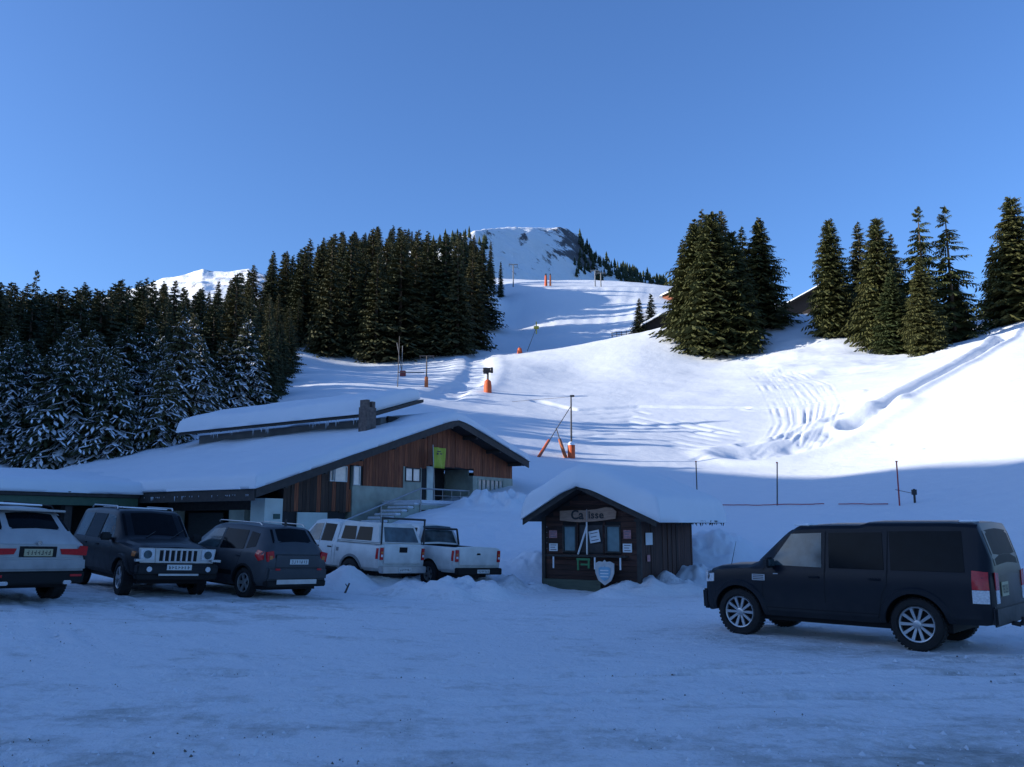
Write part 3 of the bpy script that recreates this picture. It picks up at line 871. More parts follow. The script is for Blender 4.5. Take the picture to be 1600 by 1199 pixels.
# far conifers on the mountain, too small to pick apart
def far_wood():
    V = []; F = []
    r = random.Random(9)
    nu, nl = MX.shape
    pxs = np.linspace(600, 1120, nu)
    spots = []
    for _ in range(6000):
        i = r.randrange(nu); j = r.randrange(int(nl * .74))
        px = pxs[i]; q = j / (nl - 1) * 1.35
        lim = 0.0
        d = 0
        if 905 < px < 1060:
            if q > 0.30: d = 0.95
            if px < 940 and q > .9: d = .2
        if 895 < px < 1020 and .12 < q < .42: d = .55
        if 600 < px < 772 and q > .3: d = .0 if px > 766 else .25
        if 775 < px < 905 and r.random() < .006: d = 1
        if r.random() < d * .16 * (1 if px < 1000 else .8): spots.append((i, j))
    for i, j in spots:
        x, y, z = MX[i, j], MY[i, j], MZ[i, j]
        h = r.uniform(7, 15); rr = h * r.uniform(.18, .28); n = 6
        for lay in range(3):
            b = z + h * (.05 + .27 * lay); t = z + h * (.5 + .25 * lay); w = rr * (1 - .27 * lay)
            k0 = len(V)
            for a in range(n):
                an = 6.283 * a / n + lay; V.append((x + w * math.cos(an) * r.uniform(.8, 1.2), y + w * math.sin(an), b + r.uniform(-.5, .5)))
            V.append((x, y, t))
            for a in range(n): F.append((k0 + a, k0 + (a + 1) % n, k0 + n))
    me = bpy.data.meshes.new('far_wood'); me.from_pydata(V, [], F); me.materials.append(M_NEEDLE)
    tag(link_mesh('far_wood', me), 'scattered dark conifers on the mountain above the piste', 'wood', kind='stuff')
far_wood()
# ------------------------------------------------------------------ buildings
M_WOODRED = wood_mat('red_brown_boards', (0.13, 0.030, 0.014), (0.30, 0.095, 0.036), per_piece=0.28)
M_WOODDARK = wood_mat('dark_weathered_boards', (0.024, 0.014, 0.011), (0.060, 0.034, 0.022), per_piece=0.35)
M_HUTWOOD = wood_mat('hut_boards', (0.028, 0.012, 0.009), (0.072, 0.030, 0.019), per_piece=0.4)
M_HUTWOOD_H = wood_mat('hut_boards_level', (0.028, 0.011, 0.009), (0.068, 0.027, 0.017), grain=(1.5, 30, 30), per_piece=0.4)
M_FASCIA = mat('dark_stained_timber', (0.030, 0.026, 0.024), rough=0.75, var=0.3)
M_CONC = mat('pale_render', (0.30, 0.33, 0.28), rough=0.9, var=0.22, scale=1.6, bump=0.3)
M_CONCW = mat('white_painted_concrete', (0.50, 0.56, 0.52), rough=0.8, var=0.1, scale=2)
M_GREYWALL = mat('grey_sheet_wall', (0.16, 0.155, 0.15), rough=0.8, var=0.15, scale=1.2)
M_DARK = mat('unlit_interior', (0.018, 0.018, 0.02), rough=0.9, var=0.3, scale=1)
M_GREENFASCIA = mat('dark_green_fascia', (0.035, 0.075, 0.045), rough=0.6, var=0.15)
M_METAL = mat('galvanised_steel', (0.30, 0.31, 0.32), rough=0.45, metal=0.7)
M_BLACK = mat('black_steel', (0.015, 0.015, 0.017), rough=0.5, var=0.1)
M_PALEWIN = mat('pale_reflecting_pane', (0.90, 0.80, 0.70), rough=0.25, var=0.08)  # bright reflection of the lit snow put into the pane colour
M_GLASSBLUE = mat('blueish_window_pane', (0.16, 0.24, 0.26), rough=0.12, var=0.1, spec=0.8)
M_WHITEFRAME = mat('white_window_frame', (0.62, 0.62, 0.60), rough=0.5, var=0.05)
M_ICE = mat('ice', (0.55, 0.62, 0.70), rough=0.15, var=0.05)
M_BRICK = mat('chimney_masonry', (0.11, 0.085, 0.075), rough=0.9, var=0.35, scale=7)

def slab_grid(name, parent, x0, x1, y0, y1, zf, th, m=None, n=(60, 60), roll=0.35, lump=0.06, droop=0.08, edges=(1, 1, 1, 1), seed=0.0):
    "a rounded blanket of snow over a roof; zf(x,y) is the roof surface"
    nx, ny = n
    def axis_(a, b, k):
        e = roll * np.array([0, .04, .1, .18, .28, .4, .55, .75])
        return np.concatenate([a + e, np.linspace(a + roll, b - roll, k - 16), (b - e)[::-1]])
    nx += 10; ny += 10
    xs = axis_(x0, x1, nx); ys = axis_(y0, y1, ny)
    Xm, Ym = np.meshgrid(xs, ys, indexing='ij')
    d = np.full(Xm.shape, 9.0)
    for e, dd in zip(edges, (Xm - x0, x1 - Xm, Ym - y0, y1 - Ym)):
        if e: d = np.minimum(d, dd)
    base = zf(Xm, Ym)
    q = np.clip(d / roll, 0, 1)
    t = th * np.sqrt(np.clip(1 - (1 - q) ** 2, 0, 1)) * 0.85 + th * 0.15
    nzv = fbm(Xm * 0.45 + seed, Ym * 0.45 + seed * 2, 4) * lump * 2 + fbm(Xm * 1.6 + seed, Ym * 1.6, 3) * lump * .7
    top = base + t + nzv * q - droop * (1 - q) ** 2
    bot = base + 0.012 - droop * (1 - q) ** 3 * 0
    # push the rim outwards a little so that the edge bulges
    cx, cy = (x0 + x1) / 2, (y0 + y1) / 2
    bul = np.clip(1 - np.abs(q - .45) / .45, 0, 1) * 0.10
    edge_w = 0.10 * fbm(Xm * .8 + 5 + seed, Ym * .8, 3)
    X2 = Xm + np.where(Xm - x0 < roll, -1, np.where(x1 - Xm < roll, 1, 0)) * (bul + edge_w * (1 - q))
    Y2 = Ym + np.where(Ym - y0 < roll, -1, np.where(y1 - Ym < roll, 1, 0)) * (bul + edge_w * (1 - q))
    v = np.concatenate([np.stack([X2, Y2, top], -1).reshape(-1, 3), np.stack([Xm, Ym, bot], -1).reshape(-1, 3)])
    i = np.arange(nx * ny).reshape(nx, ny); k = nx * ny
    f = []
    for a in range(nx - 1):
        for b in range(ny - 1):
            f.append((i[a, b], i[a + 1, b], i[a + 1, b + 1], i[a, b + 1]))
            f.append((k + i[a, b], k + i[a, b + 1], k + i[a + 1, b + 1], k + i[a + 1, b]))
    rim = [i[a, 0] for a in range(nx)] + [i[nx - 1, b] for b in range(1, ny)] + [i[a, ny - 1] for a in range(nx - 2, -1, -1)] + [i[0, b] for b in range(ny - 2, 0, -1)]
    for a, b in zip(rim, rim[1:] + rim[:1]):
        f.append((a, k + a, k + b, b))
    me = bpy.data.meshes.new(name)
    me.from_pydata(v.tolist(), [], [tuple(int(q) for q in t) for t in f]); me.materials.append(m or M_ROOFSNOW); me.shade_smooth()
    return link_mesh(name, me, parent)
def icicles(parent, p, q, n, l0, l1, seed=1):
    r = random.Random(seed); m = MB(); p = Vector(p); q = Vector(q)
    for _ in range(n):
        c = p.lerp(q, r.random()); L = r.uniform(l0, l1) * r.random() ** .6
        m.tube(c, c - Vector((0, 0, L)), .03 * (0.5 + L), .003, n=5)
    o = m.build('icicles', M_ICE, parent); o['kind'] = 'stuff'; return o

# ---- the long chalet: local x runs along the gable wall, y goes back along the ridge
CH_ANG = math.atan2(.832, .555)
chalet = empty('chalet', (-9.95, 35.0, 0), CH_ANG, 'long brown board and concrete chalet under deep snow with low canopy wing', 'chalet')
RX, RZ = 11.41, 6.95          # ridge
def zl(x): return 2.98 + (x + 1.28) * (RZ - 2.98) / (RX + 1.28)
def zr(x): return RZ - (x - RX) * (RZ - 5.15) / (18.08 - RX)
def roof_z(x, y): return np.where(x < RX, zl(x), zr(x))
def rz_(x): return float(roof_z(np.array(float(x)), 0))
# boards of the gable, one by one
board_bottom = [(0.9, 5.0, 2.4), (5.5, 8.35, 3.55), (8.35, 10.35, 4.62), (10.35, 14.05, 4.80), (14.05, 17.9, 4.42)]
x = 0.95
rb = random.Random(3)
WINS = [(3.5, 4.55, 3.72, 4.42), (4.85, 5.35, 3.4, 4.5), (8.5, 9.65, 3.92, 4.6)]
while x < 17.85:
    w = rb.uniform(.17, .24)
    x1 = min(x + w, 17.9)
    zb = 2.4
    for a, b, z in board_bottom:
        if a <= x < b: zb = z
        if 5.0 <= x < 5.5: zb = 4.5
    zb += rb.uniform(-.03, .03)
    th = rb.uniform(.025, .045)
    segs = [(zb, None)]
    for wa, wb, w0, w1 in WINS:
        if x1 > wa and x < wb:
            segs = [(zb, w0), (w1, None)] if w0 > zb + .1 else [(max(zb, w1), None)]
    for s0, s1 in segs:
        t0 = (rz_(x) if s1 is None else s1); t1 = (rz_(x1 - .012) if s1 is None else s1)
        if t0 - s0 < .08: continue
        dp = -th - .01
        MB().hexa([(x, dp, s0), (x1 - .012, dp, s0), (x1 - .012, -.004, s0), (x, -.004, s0), (x, dp, t0), (x1 - .012, dp, t1), (x1 - .012, -.004, t1), (x, -.004, t0)]).build(
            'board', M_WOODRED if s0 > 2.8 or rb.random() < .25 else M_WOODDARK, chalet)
    x = x1
# wall behind the boards
def wallseg(name, xa, xb, z0, z1f, m, y0=0.0, y1=0.3):
    za, zb = (z1f(xa), z1f(xb)) if callable(z1f) else (z1f, z1f)
    return MB().hexa([(xa, y0, z0), (xb, y0, z0), (xb, y1, z0), (xa, y1, z0), (xa, y0, za), (xb, y0, zb), (xb, y1, zb), (xa, y1, za)]).build(name, m, chalet)
wallseg('wall', 0.95, 3.5, 0, rz_, M_DARK)
wallseg('wall', 3.5, 4.55, 0, 3.72, M_DARK); wallseg('wall', 3.5, 4.55, 4.42, rz_, M_DARK)
wallseg('wall', 4.55, 8.35, 3.2, rz_, M_DARK)
wallseg('wall', 8.35, 10.6, 4.6, rz_, M_DARK)
wallseg('wall', 10.6, 11.41, 4.75, rz_, M_DARK); wallseg('wall', 11.41, 17.9, 4.75, rz_, M_DARK)
wallseg('concrete_wall', 5.2, 8.38, -.5, 3.6, M_CONC, -.07, .02)
wallseg('concrete_wall', 8.38, 8.5, -.5, 4.64, M_CONC, -.06, .3)
wallseg('concrete_wall', 8.5, 9.65, -.5, 3.92, M_CONC, -.055, .3)
wallseg('concrete_wall', 9.65, 9.75, 0, 4.64, M_CONC, -.06, .3)
wallseg('concrete_wall', 10.15, 10.62, -.5, 4.74, M_CONCW, -.09, .3)
wallseg('concrete_wall', 9.75, 10.15, -.5, 4.66, M_DARK, -.03, .3)
wallseg('concrete_wall', 14.05, 14.5, .5, 4.44, M_CONC, -.06, .3)
wallseg('concrete_wall', 14.5, 16.95, .5, 3.45, M_CONC, -.055, .3)
wallseg('concrete_wall', 16.95, 17.9, .5, 4.44, M_CONC, -.06, .3)
wallseg('concrete_wall', 14.5, 16.95, 4.33, 4.44, M_CONC, -.055, .3)
wallseg('concrete_wall', 10.62, 14.05, .5, 2.9, M_CONC, -.05, .1)
wallseg('concrete_wall', 17.9, 18.1, 0, 4.9, M_CONC, .31, 19)
wallseg('pier', 4.86, 5.19, .3, 4.45, M_CONC, -.12, .3)
wallseg('pier', 0.0, 0.93, 0, 2.9, M_CONCW, -.05, .8)
tagp = MB().box(.45, .78, -.09, -.055, 2.08, 2.28).build('notice', mat('dark_green_notice', (.02, .07, .06)), chalet)
wallseg('concrete_wall', 1.7, 3.4, 0, 2.36, M_CONCW, -.10, -.05)
# porch recess
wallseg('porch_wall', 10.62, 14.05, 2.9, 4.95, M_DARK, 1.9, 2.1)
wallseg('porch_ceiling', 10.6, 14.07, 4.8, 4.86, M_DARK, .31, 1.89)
wallseg('back_wall', 3.4, 18.1, 0, 5.0, M_CONC, 19.2, 19.5)
wallseg('porch_wall', 14.08, 14.2, 2.9, 4.9, M_CONC, .31, 1.89)
wallseg('porch_wall', 10.45, 10.57, 2.9, 4.9, M_CONC, .31, 1.89)
MB().box(12.3, 13.2, 1.84, 1.895, 2.9, 4.5).build('door', mat('dark_door', (.02, .02, .025)), chalet)
MB().box(10.62, 14.05, .1, 1.9, 2.78, 2.9).build('porch_floor', M_CONC, chalet)
rl = MB()
for k in range(5): rl.tube((10.75 + .75 * k, -.02, 2.9), (10.75 + .75 * k, -.02, 3.62), .022)
rl.tube((10.7, -.02, 3.62), (13.8, -.02, 3.62), .028); rl.tube((10.7, -.02, 3.3), (13.8, -.02, 3.3), .018)
rl.build('railing', M_METAL, chalet)
# windows
def window(par, xa, xb, z0, z1, y, glass, frame, nx=1, nz_=1, fw=.05, d=.05):
    f = MB()
    f.box(xa, xb, y - d, y, z0, z0 + fw).box(xa, xb, y - d, y, z1 - fw, z1)
    f.box(xa, xa + fw, y - d, y, z0 + fw, z1 - fw).box(xb - fw, xb, y - d, y, z0 + fw, z1 - fw)
    for k in range(1, nx):
        c = xa + (xb - xa) * k / nx; f.box(c - fw * .4, c + fw * .4, y - d * .9, y, z0 + fw, z1 - fw)
    for k in range(1, nz_):
        c = z0 + (z1 - z0) * k / nz_; f.box(xa + fw, xb - fw, y - d * .8, y, c - fw * .4, c + fw * .4)
    w = f.build('window', frame, par)
    for k in range(nx):
        c0 = xa + (xb - xa) * k / nx; c1 = xa + (xb - xa) * (k + 1) / nx
        MB().box(c0 + fw, c1 - fw, y + .0, y + .015, z0 + fw * .9, z1 - fw * .9).build('pane', glass, w)
    return w
window(chalet, 3.5, 3.75, 3.72, 4.42, -.04, M_GLASSBLUE, M_WHITEFRAME, fw=.04)
window(chalet, 3.80, 4.55, 3.72, 4.42, -.04, M_PALEWIN, M_WHITEFRAME, fw=.04)
window(chalet, 4.86, 5.3, 3.6, 4.46, -.13, M_PALEWIN, M_WHITEFRAME, fw=.04)
window(chalet, 8.5, 9.65, 3.92, 4.6, -.05, M_PALEWIN, M_BLACK, nx=2, fw=.05)
window(chalet, 14.5, 16.95, 3.45, 4.33, -.04, M_GLASSBLUE, M_CONC, nx=6, nz_=1, fw=.07)
# main roof
def roof_slab(name, pts, th, y0, y1, m, par):
    "pts: (x,z) profile of the top, left to right"
    b = MB()
    for (xa, za), (xb, zb) in zip(pts[:-1], pts[1:]):
        b.hexa([(xa, y0, za - th), (xb, y0, zb - th), (xb, y1, zb - th), (xa, y1, za - th), (xa, y0, za), (xb, y0, zb), (xb, y1, zb), (xa, y1, za)])
    return b.build(name, m, par)
rf = roof_slab('roof', [(-1.28, zl(-1.28) + .26), (RX, RZ + .26)], .24, -1.0, 20, M_FASCIA, chalet)
rf2 = roof_slab('roof', [(RX + .002, RZ + .26), (18.08, zr(18.08) + .26)], .24, -1.0, 20, M_FASCIA, chalet)
for (xa, za, xb, zb) in ((-1.3, zl(-1.3) + .2, RX, RZ + .2), (RX, RZ + .2, 18.1, zr(18.1) + .2)):
    MB().hexa([(xa, -1.06, za - .30), (xb, -1.06, zb - .30), (xb, -1.003, zb - .30), (xa, -1.003, za - .30), (xa, -1.06, za + .08), (xb, -1.06, zb + .08), (xb, -1.003, zb + .08), (xa, -1.003, za + .08)]).build('fascia_board', M_FASCIA, chalet)
MB().box(-1.36, -1.285, -1.0, 6.6, zl(-1.28) - .22, zl(-1.28) + .24).build('fascia_board', M_FASCIA, chalet)
for k in range(9):      # rafters under the overhang
    xx = .2 + k * 2.15
    MB().box(xx, xx + .14, -.98, -.05, rz_(xx + .07) - .18, rz_(xx + .07) - .01).build('rafter', M_FASCIA, chalet)
slab_grid('roof_snow', chalet, -1.42, 18.2, -1.12, 20, lambda X, Y: roof_z(X, Y) + .272 - .10 * np.exp(-((X - RX) / .5) ** 2), .50, n=(110, 90), roll=.5, lump=.06, seed=3.3)
# eave side: openings between piers
MB().box(0.15, .4, .8, 6.5, 2.45, 2.9).build('beam', M_FASCIA, chalet)
for y0, y1 in ((1.3, 2.25), (5.75, 6.4)):
    MB().box(.1, .5, y0, y1, -.2, 2.45).build('pier', M_CONC, chalet)
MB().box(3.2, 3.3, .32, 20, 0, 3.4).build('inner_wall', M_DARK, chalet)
MB().box(.3, .36, 2.9, 5.2, .3, 2.35).build('garage_door', mat('dark_garage_door', (.02, .024, .024), var=.3, scale=3, stretch=(1, 1, 6)), chalet)
# low canopy wing towards the left
MB().box(-24, -1.45, 6.3, 6.42, 2.62, 2.95).build('fascia_board', M_GREENFASCIA, chalet)
MB().box(-24, -1.45, 6.2, 6.29, 2.97, 3.16).build('gutter', M_FASCIA, chalet)
b = MB(); b.hexa([(-24, 6.3, 2.96), (0.05, 6.3, 2.96), (0.05, 13.5, 3.75), (-24, 13.5, 3.75), (-24, 6.3, 3.1), (0.05, 6.3, 3.1), (0.05, 13.5, 3.9), (-24, 13.5, 3.9)]); b.build('canopy_roof', M_FASCIA, chalet)
slab_grid('roof_snow', chalet, -24, 1.6, 6.15, 13.7, lambda X, Y: 3.12 + (Y - 6.3) * .111 + 0 * X, .52, n=(120, 40), roll=.45, lump=.06, edges=(0, 0, 1, 1), seed=8.8)
for k in range(4):
    MB().box(-4.5 - 5.2 * k, -4.2 - 5.2 * k, 6.5, 6.8, -.2, 2.95).build('post', M_FASCIA, chalet)
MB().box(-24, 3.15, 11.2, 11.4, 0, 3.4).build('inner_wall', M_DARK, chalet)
# raised rear roof with its grey wall
MB().box(8.5, 10.9, 1.6, 13.9, 5.6, 7.12).build('upper_wall', M_GREYWALL, chalet)
uz = lambda X: 7.12 + (X - 7.7) * .30
b = MB(); b.hexa([(7.6, 1.2, uz(7.6)), (11.3, 1.2, uz(11.3)), (11.3, 14.4, uz(11.3)), (7.6, 14.4, uz(7.6)), (7.6, 1.2, uz(7.6) + .16), (11.3, 1.2, uz(11.3) + .16), (11.3, 14.4, uz(11.3) + .16), (7.6, 14.4, uz(7.6) + .16)]); b.build('upper_roof', M_FASCIA, chalet)
slab_grid('roof_snow', chalet, 7.5, 11.4, 1.5, 14.6, lambda X, Y: uz(X) + .17, .78, n=(40, 90), roll=.55, lump=.08, seed=5.1)
MB().box(8.9, 10.6, 1.45, 1.58, 6.7, 7.25).build('loft_opening', M_DARK, chalet)
for o in chalet.children:      # this block runs slightly askew and sags towards the back
    if o.name.split('.')[0] in ('upper_wall', 'upper_roof') or (o.name.startswith('roof_snow') and min(v.co.x for v in o.data.vertices) > 5):
        for v in o.data.vertices:
            v.co.x -= .12 * (v.co.y - 1.5); v.co.z -= .026 * (v.co.y - 1.5)
icicles(chalet, (7.60, 2.0, 7.08), (6.15, 14, 6.76), 46, .12, .45)
icicles(chalet, (-1.38, -1, 3.0), (-1.38, 6, 3.0), 26, .05, .22, seed=4)
ch = MB().box(6.75, 7.4, .9, 1.45, 5.3, 7.45).build('chimney', M_BRICK, chalet, bevel=.01)
MB().box(6.78, 6.98, .95, 1.4, 7.45, 7.8).build('chimney_pot', M_BRICK, ch); MB().box(7.16, 7.37, .95, 1.4, 7.45, 7.75).build('chimney_pot', M_BRICK, ch)
# stairs along the wall, half buried
st = empty('outdoor_staircase', (-9.95, 35.0, 0), CH_ANG, 'snow covered outdoor staircase with handrail along the foot of the chalet wall', 'staircase')
for k in range(12):
    xa = 1.6 + k * .42
    MB().box(xa, xa + .42, -2.6, -1.3, .3, 1.0 + k * .155).build('step', M_CONC, st)
    MB().box(xa + .04, xa + .42, -2.58, -1.32, 1.003 + k * .155, 1.11 + k * .155).build('step_snow', M_BANK, st, bevel=.03)
MB().box(6.64, 9.9, -2.6, -.2, 2.5, 2.72).build('landing', M_CONC, st)
for k in range(14):
    MB().box(6.7 + k * .23, 6.7 + k * .23 + .17, -2.66, -2.61, .6, 2.5).build('slat', M_WOODDARK, st)
r_ = MB(); r_.tube((1.5, -2.65, 1.9), (6.6, -2.65, 3.45), .035); r_.tube((6.6, -2.65, 3.45), (9.9, -2.65, 3.45), .035)
r_.tube((1.5, -2.65, 1.0), (1.5, -2.65, 1.9), .03); r_.tube((4, -2.65, 1.8), (4, -2.65, 2.65), .03); r_.tube((6.6, -2.65, 2.4), (6.6, -2.65, 3.45), .03)
r_.build('handrail', M_METAL, st)
MB().box(6.66, 9.9, -2.62, -.25, 2.724, 2.95).build('landing_snow', M_BANK, st, bevel=.07)
# flag on a leaning pole against the wall
fl = empty('yellow_flag', (-9.95, 35.0, 0), CH_ANG, 'yellow green flag with small black marks in front of the red brown gable', 'flag')
MB().tube((9.95, -.75, 2.6), (9.75, -.75, 5.75), .03).build('flag_pole', M_METAL, fl)
V = []; F = []
for i in range(9):
    for j in range(9):
        V.append((9.78 + .92 * i / 8, -.77 + .05 * math.sin(i * 1.1 + j * .3), 4.62 + 1.02 * j / 8))
for i in range(8):
    for j in range(8): F.append((i * 9 + j, i * 9 + 9 + j, i * 9 + 10 + j, i * 9 + j + 1))
mm = MB().add(V, F); cl = mm.build('cloth', mat('yellow_green_cloth', (.33, .37, .03), rough=.7), fl, smooth=True)
cl.modifiers.new('thick', 'SOLIDIFY').thickness = .012
mk = MB()
for x0, z0, w, h in ((9.98, 5.42, .3, .05), (9.98, 5.27, .12, .1), (10.22, 5.3, .16, .06)): mk.box(x0, x0 + w, -.845, -.835, z0, z0 + h)
mk.build('black_mark', M_BLACK, cl)

# ---- ticket hut
HR = R(-33)
HZ0 = 0.0
hut = empty('ticket_hut', (1.0, 26.27, HZ0), HR, 'small dark brown wooden ticket hut marked Caisse under a thick cap of snow', 'hut')
HPX, HPZ, HLX, HLZ, HRX, HRZ = 1.5, 3.02, -.34, 2.0, 3.9, 1.95
HW, HD = 3.07, 3.85
def hroof(x):
    return HPZ - (HPX - x) * (HPZ - HLZ) / (HPX - HLX) if x < HPX else HPZ - (x - HPX) * (HPZ - HRZ) / (HRX - HPX)
M_HB = M_HUTWOOD_H
openings = [(.62, 1.09, 1.05, 1.84), (1.13, 1.95, 1.05, 1.84), (2.02, 2.52, 1.05, 1.84)]
# level boards on the front, in pieces between the openings
z = .08
while z < 2.85:
    h = .155
    z1 = z + h - .012
    xa = max(0.0, HPX - (HPZ - .12 - z1) * (HPX - HLX) / (HPZ - HLZ)); xb = min(HW, HPX + (HPZ - .12 - z1) * (HRX - HPX) / (HPZ - HRZ))
    if xb - xa > .1:
        spans = [(xa, xb)]
        for a, b_, w0, w1 in openings:
            if z1 > w0 and z < w1:
                ns = []
                for s0, s1 in spans:
                    if b_ <= s0 or a >= s1: ns.append((s0, s1)); continue
                    if a > s0: ns.append((s0, a))
                    if b_ < s1: ns.append((b_, s1))
                spans = ns
        for s0, s1 in spans:
            if s1 - s0 > .03:
                d_ = rb.uniform(.03, .05)
                MB().box(s0, s1, -d_, -.003, z, z1).build('board', M_HB, hut)
    z += h
MB().prism([Vector((0, 0, -.3)), Vector((HW, 0, -.3)), Vector((HW, 0, 1.04)), Vector((0, 0, 1.04))], (0, .08, 0)).build('front_wall', M_DARK, hut)
MB().prism([Vector((0, 0, 1.85)), Vector((HW, 0, 1.85)), Vector((HW, 0, hroof(HW) - .1)), Vector((HPX, 0, HPZ - .1)), Vector((0, 0, hroof(0) - .1))], (0, .08, 0)).build('front_wall', M_DARK, hut)
MB().box(.001, HW - .001, .6, .65, .1, 1.9).build('inner_wall', M_DARK, hut)
x = .0
while x < HD - .02:          # upright boards on the side
    w = min(rb.uniform(.15, .19), HD - x)
    d_ = rb.uniform(.025, .05)
    MB().box(HW, HW + d_, x, x + w - .012, 0, hroof(HW) - .12).build('board', M_HUTWOOD, hut)
    x += w
MB().box(0, HW, HD - .05, HD, 0, 1.9).build('back_wall', M_HUTWOOD, hut); MB().box(0, .05, .1, HD, 0, 2.0).build('side_wall', M_HUTWOOD, hut)
MB().box(HW - .06, HW - .002, .1, HD - .06, -.2, 1.95).build('side_wall', M_DARK, hut)
for xx in (-.07, HW - .05): MB().box(xx, xx + .12, -.11, .0, -.1, hroof(max(0, xx)) - .12).build('corner_post', M_FASCIA, hut, bevel=.01)
MB().box(.0, 1.9, -.16, -.052, -.1, .28).build('base_plank', mat('greenish_plank', (.05, .065, .045), var=.3, stretch=(.5, 8, 8)), hut)
# roof
for (xa, za, xb, zb) in ((HLX, HLZ, HPX, HPZ), (HPX + .001, HPZ, HRX, HRZ)):
    MB().hexa([(xa, -.7, za - .06), (xb, -.7, zb - .06), (xb, HD + .6, zb - .06), (xa, HD + .6, za - .06), (xa, -.7, za), (xb, -.7, zb), (xb, HD + .6, zb), (xa, HD + .6, za)]).build('roof', M_FASCIA, hut)
    MB().hexa([(xa, -.74, za - .16), (xb, -.74, zb - .16), (xb, -.703, zb - .16), (xa, -.703, za - .16), (xa, -.74, za + .02), (xb, -.74, zb + .02), (xb, -.703, zb + .02), (xa, -.703, za + .02)]).build('fascia_board', M_FASCIA, hut)
for k in range(7):
    yy = -.5 + k * .72
    MB().box(HRX - .75, HRX - .02, yy, yy + .09, HRZ - .02, HRZ + .06).build('rafter', M_FASCIA, hut)
hs = slab_grid('roof_snow', hut, HLX - .03, HRX + .14, -.82, HD + .66, lambda X, Y: np.where(X < HPX, HPZ - (HPX - X) * (HPZ - HLZ) / (HPX - HLX), HPZ - (X - HPX) * (HPZ - HRZ) / (HRX - HPX)) - .10 * np.exp(-((X - HPX) / .35) ** 2) + .005,
          .72, n=(80, 80), roll=.55, lump=.05, seed=1.7)
rr = random.Random(12); im = MB()
for _ in range(60):      # ragged ice and straw at the far eave
    yy = rr.uniform(.4, HD + .6); L = rr.uniform(.03, .16)
    im.tube((HRX + .08, yy, HRZ + .02), (HRX + .08 + rr.uniform(-.04, .04), yy + rr.uniform(-.06, .06), HRZ - L), .03, .006, n=5)
o = im.build('eave_ice', M_FASCIA, hut); o['kind'] = 'stuff'
# openings
window(hut, .62, 1.09, 1.05, 1.84, -.02, M_GLASSBLUE, M_FASCIA, fw=.05)
window(hut, 2.02, 2.52, 1.05, 1.84, -.02, M_GLASSBLUE, M_FASCIA, fw=.05)
MB().box(1.13, 1.95, .02, .06, 1.05, 1.84).build('service_hatch', mat('hatch_shade', (.035, .03, .03), var=.3), hut)
MB().box(1.10, 1.14, -.06, .02, 1.05, 1.84).build('hatch_frame', M_HB, hut); MB().box(1.94, 1.98, -.06, .02, 1.05, 1.84).build('hatch_frame', M_HB, hut)
MB().box(.15, 2.75, -.28, -.052, .93, .985).build('shelf', M_FASCIA, hut, bevel=.01)
M_PAPER = mat('white_paper', (.62, .64, .66), var=.04); M_PAPERR = mat('red_and_white_notice', (.36, .16, .17), var=.35, scale=14)
M_PRINT = mat('grey_print', (.12, .13, .16), var=.1)
def notice(x0, x1, z0, z1, m, lab, y=-.062, tilt=0.0, lines=3):
    e = empty('notice', (0, 0, 0)); e.parent = hut
    e.location = ((x0 + x1) / 2, y, (z0 + z1) / 2); e.rotation_euler = (0, tilt, 0); e['label'] = lab
    w, h = (x1 - x0) / 2, (z1 - z0) / 2
    MB().box(-w, w, -.006, 0, -h, h).build('sheet', m, e)
    if lines:
        p = MB()
        for k in range(lines):
            zz = h * (.6 - 1.2 * k / max(1, lines - 1)) if lines > 1 else 0
            p.box(-w * .7, w * (.7 - .3 * (k % 2)), -.009, -.007, zz - .012, zz + .012)
        p.build('print', M_PRINT, e)
notice(.17, .44, 1.46, 1.68, M_PAPERR, 'small red notice on the left')
notice(.17, .46, 1.08, 1.30, M_PAPER, 'small white notice below the red one on the left')
notice(2.61, 2.84, 1.46, 1.70, M_PAPERR, 'small red notice on the right')
notice(2.58, 2.86, 1.08, 1.32, M_PAPER, 'small white notice below the red one on the right')
notice(1.50, 1.84, 1.34, 1.68, M_PAPER, 'tilted white sheet in the hatch', y=-.03, tilt=R(-10))
# side notices on the upright boards
for y0, y1, z0, z1, mm_ in ((.28, .75, 1.28, 1.62, M_PAPER), (.36, .56, .82, 1.0, M_PAPERR)):
    MB().box(HW + .055, HW + .062, y0, y1, z0, z1).build('notice', mm_, hut)
MB().tube((1.16, -.1, 1.0), (1.46, -.1, 1.80), .03, n=6).build('white_bar', M_PAPER, hut)
MB().box(1.44, 1.48, -.12, -.09, 1.0, 1.95).build('white_bar', M_WHITEFRAME, hut)
for xx in (.42, 1.78, 2.58): MB().box(xx, xx + .04, -.3, -.27, .60, .93).build('shelf_bracket', M_PAPER, hut)
g = MB(); g.box(1.22, 1.66, -.31, -.28, .84, .90).box(1.24, 1.29, -.31, -.28, .56, .84).box(1.58, 1.64, -.31, -.28, .62, .84).box(1.35, 1.58, -.305, -.282, .70, .75)
g.build('green_bracket', mat('green_paint', (.03, .16, .06)), hut)
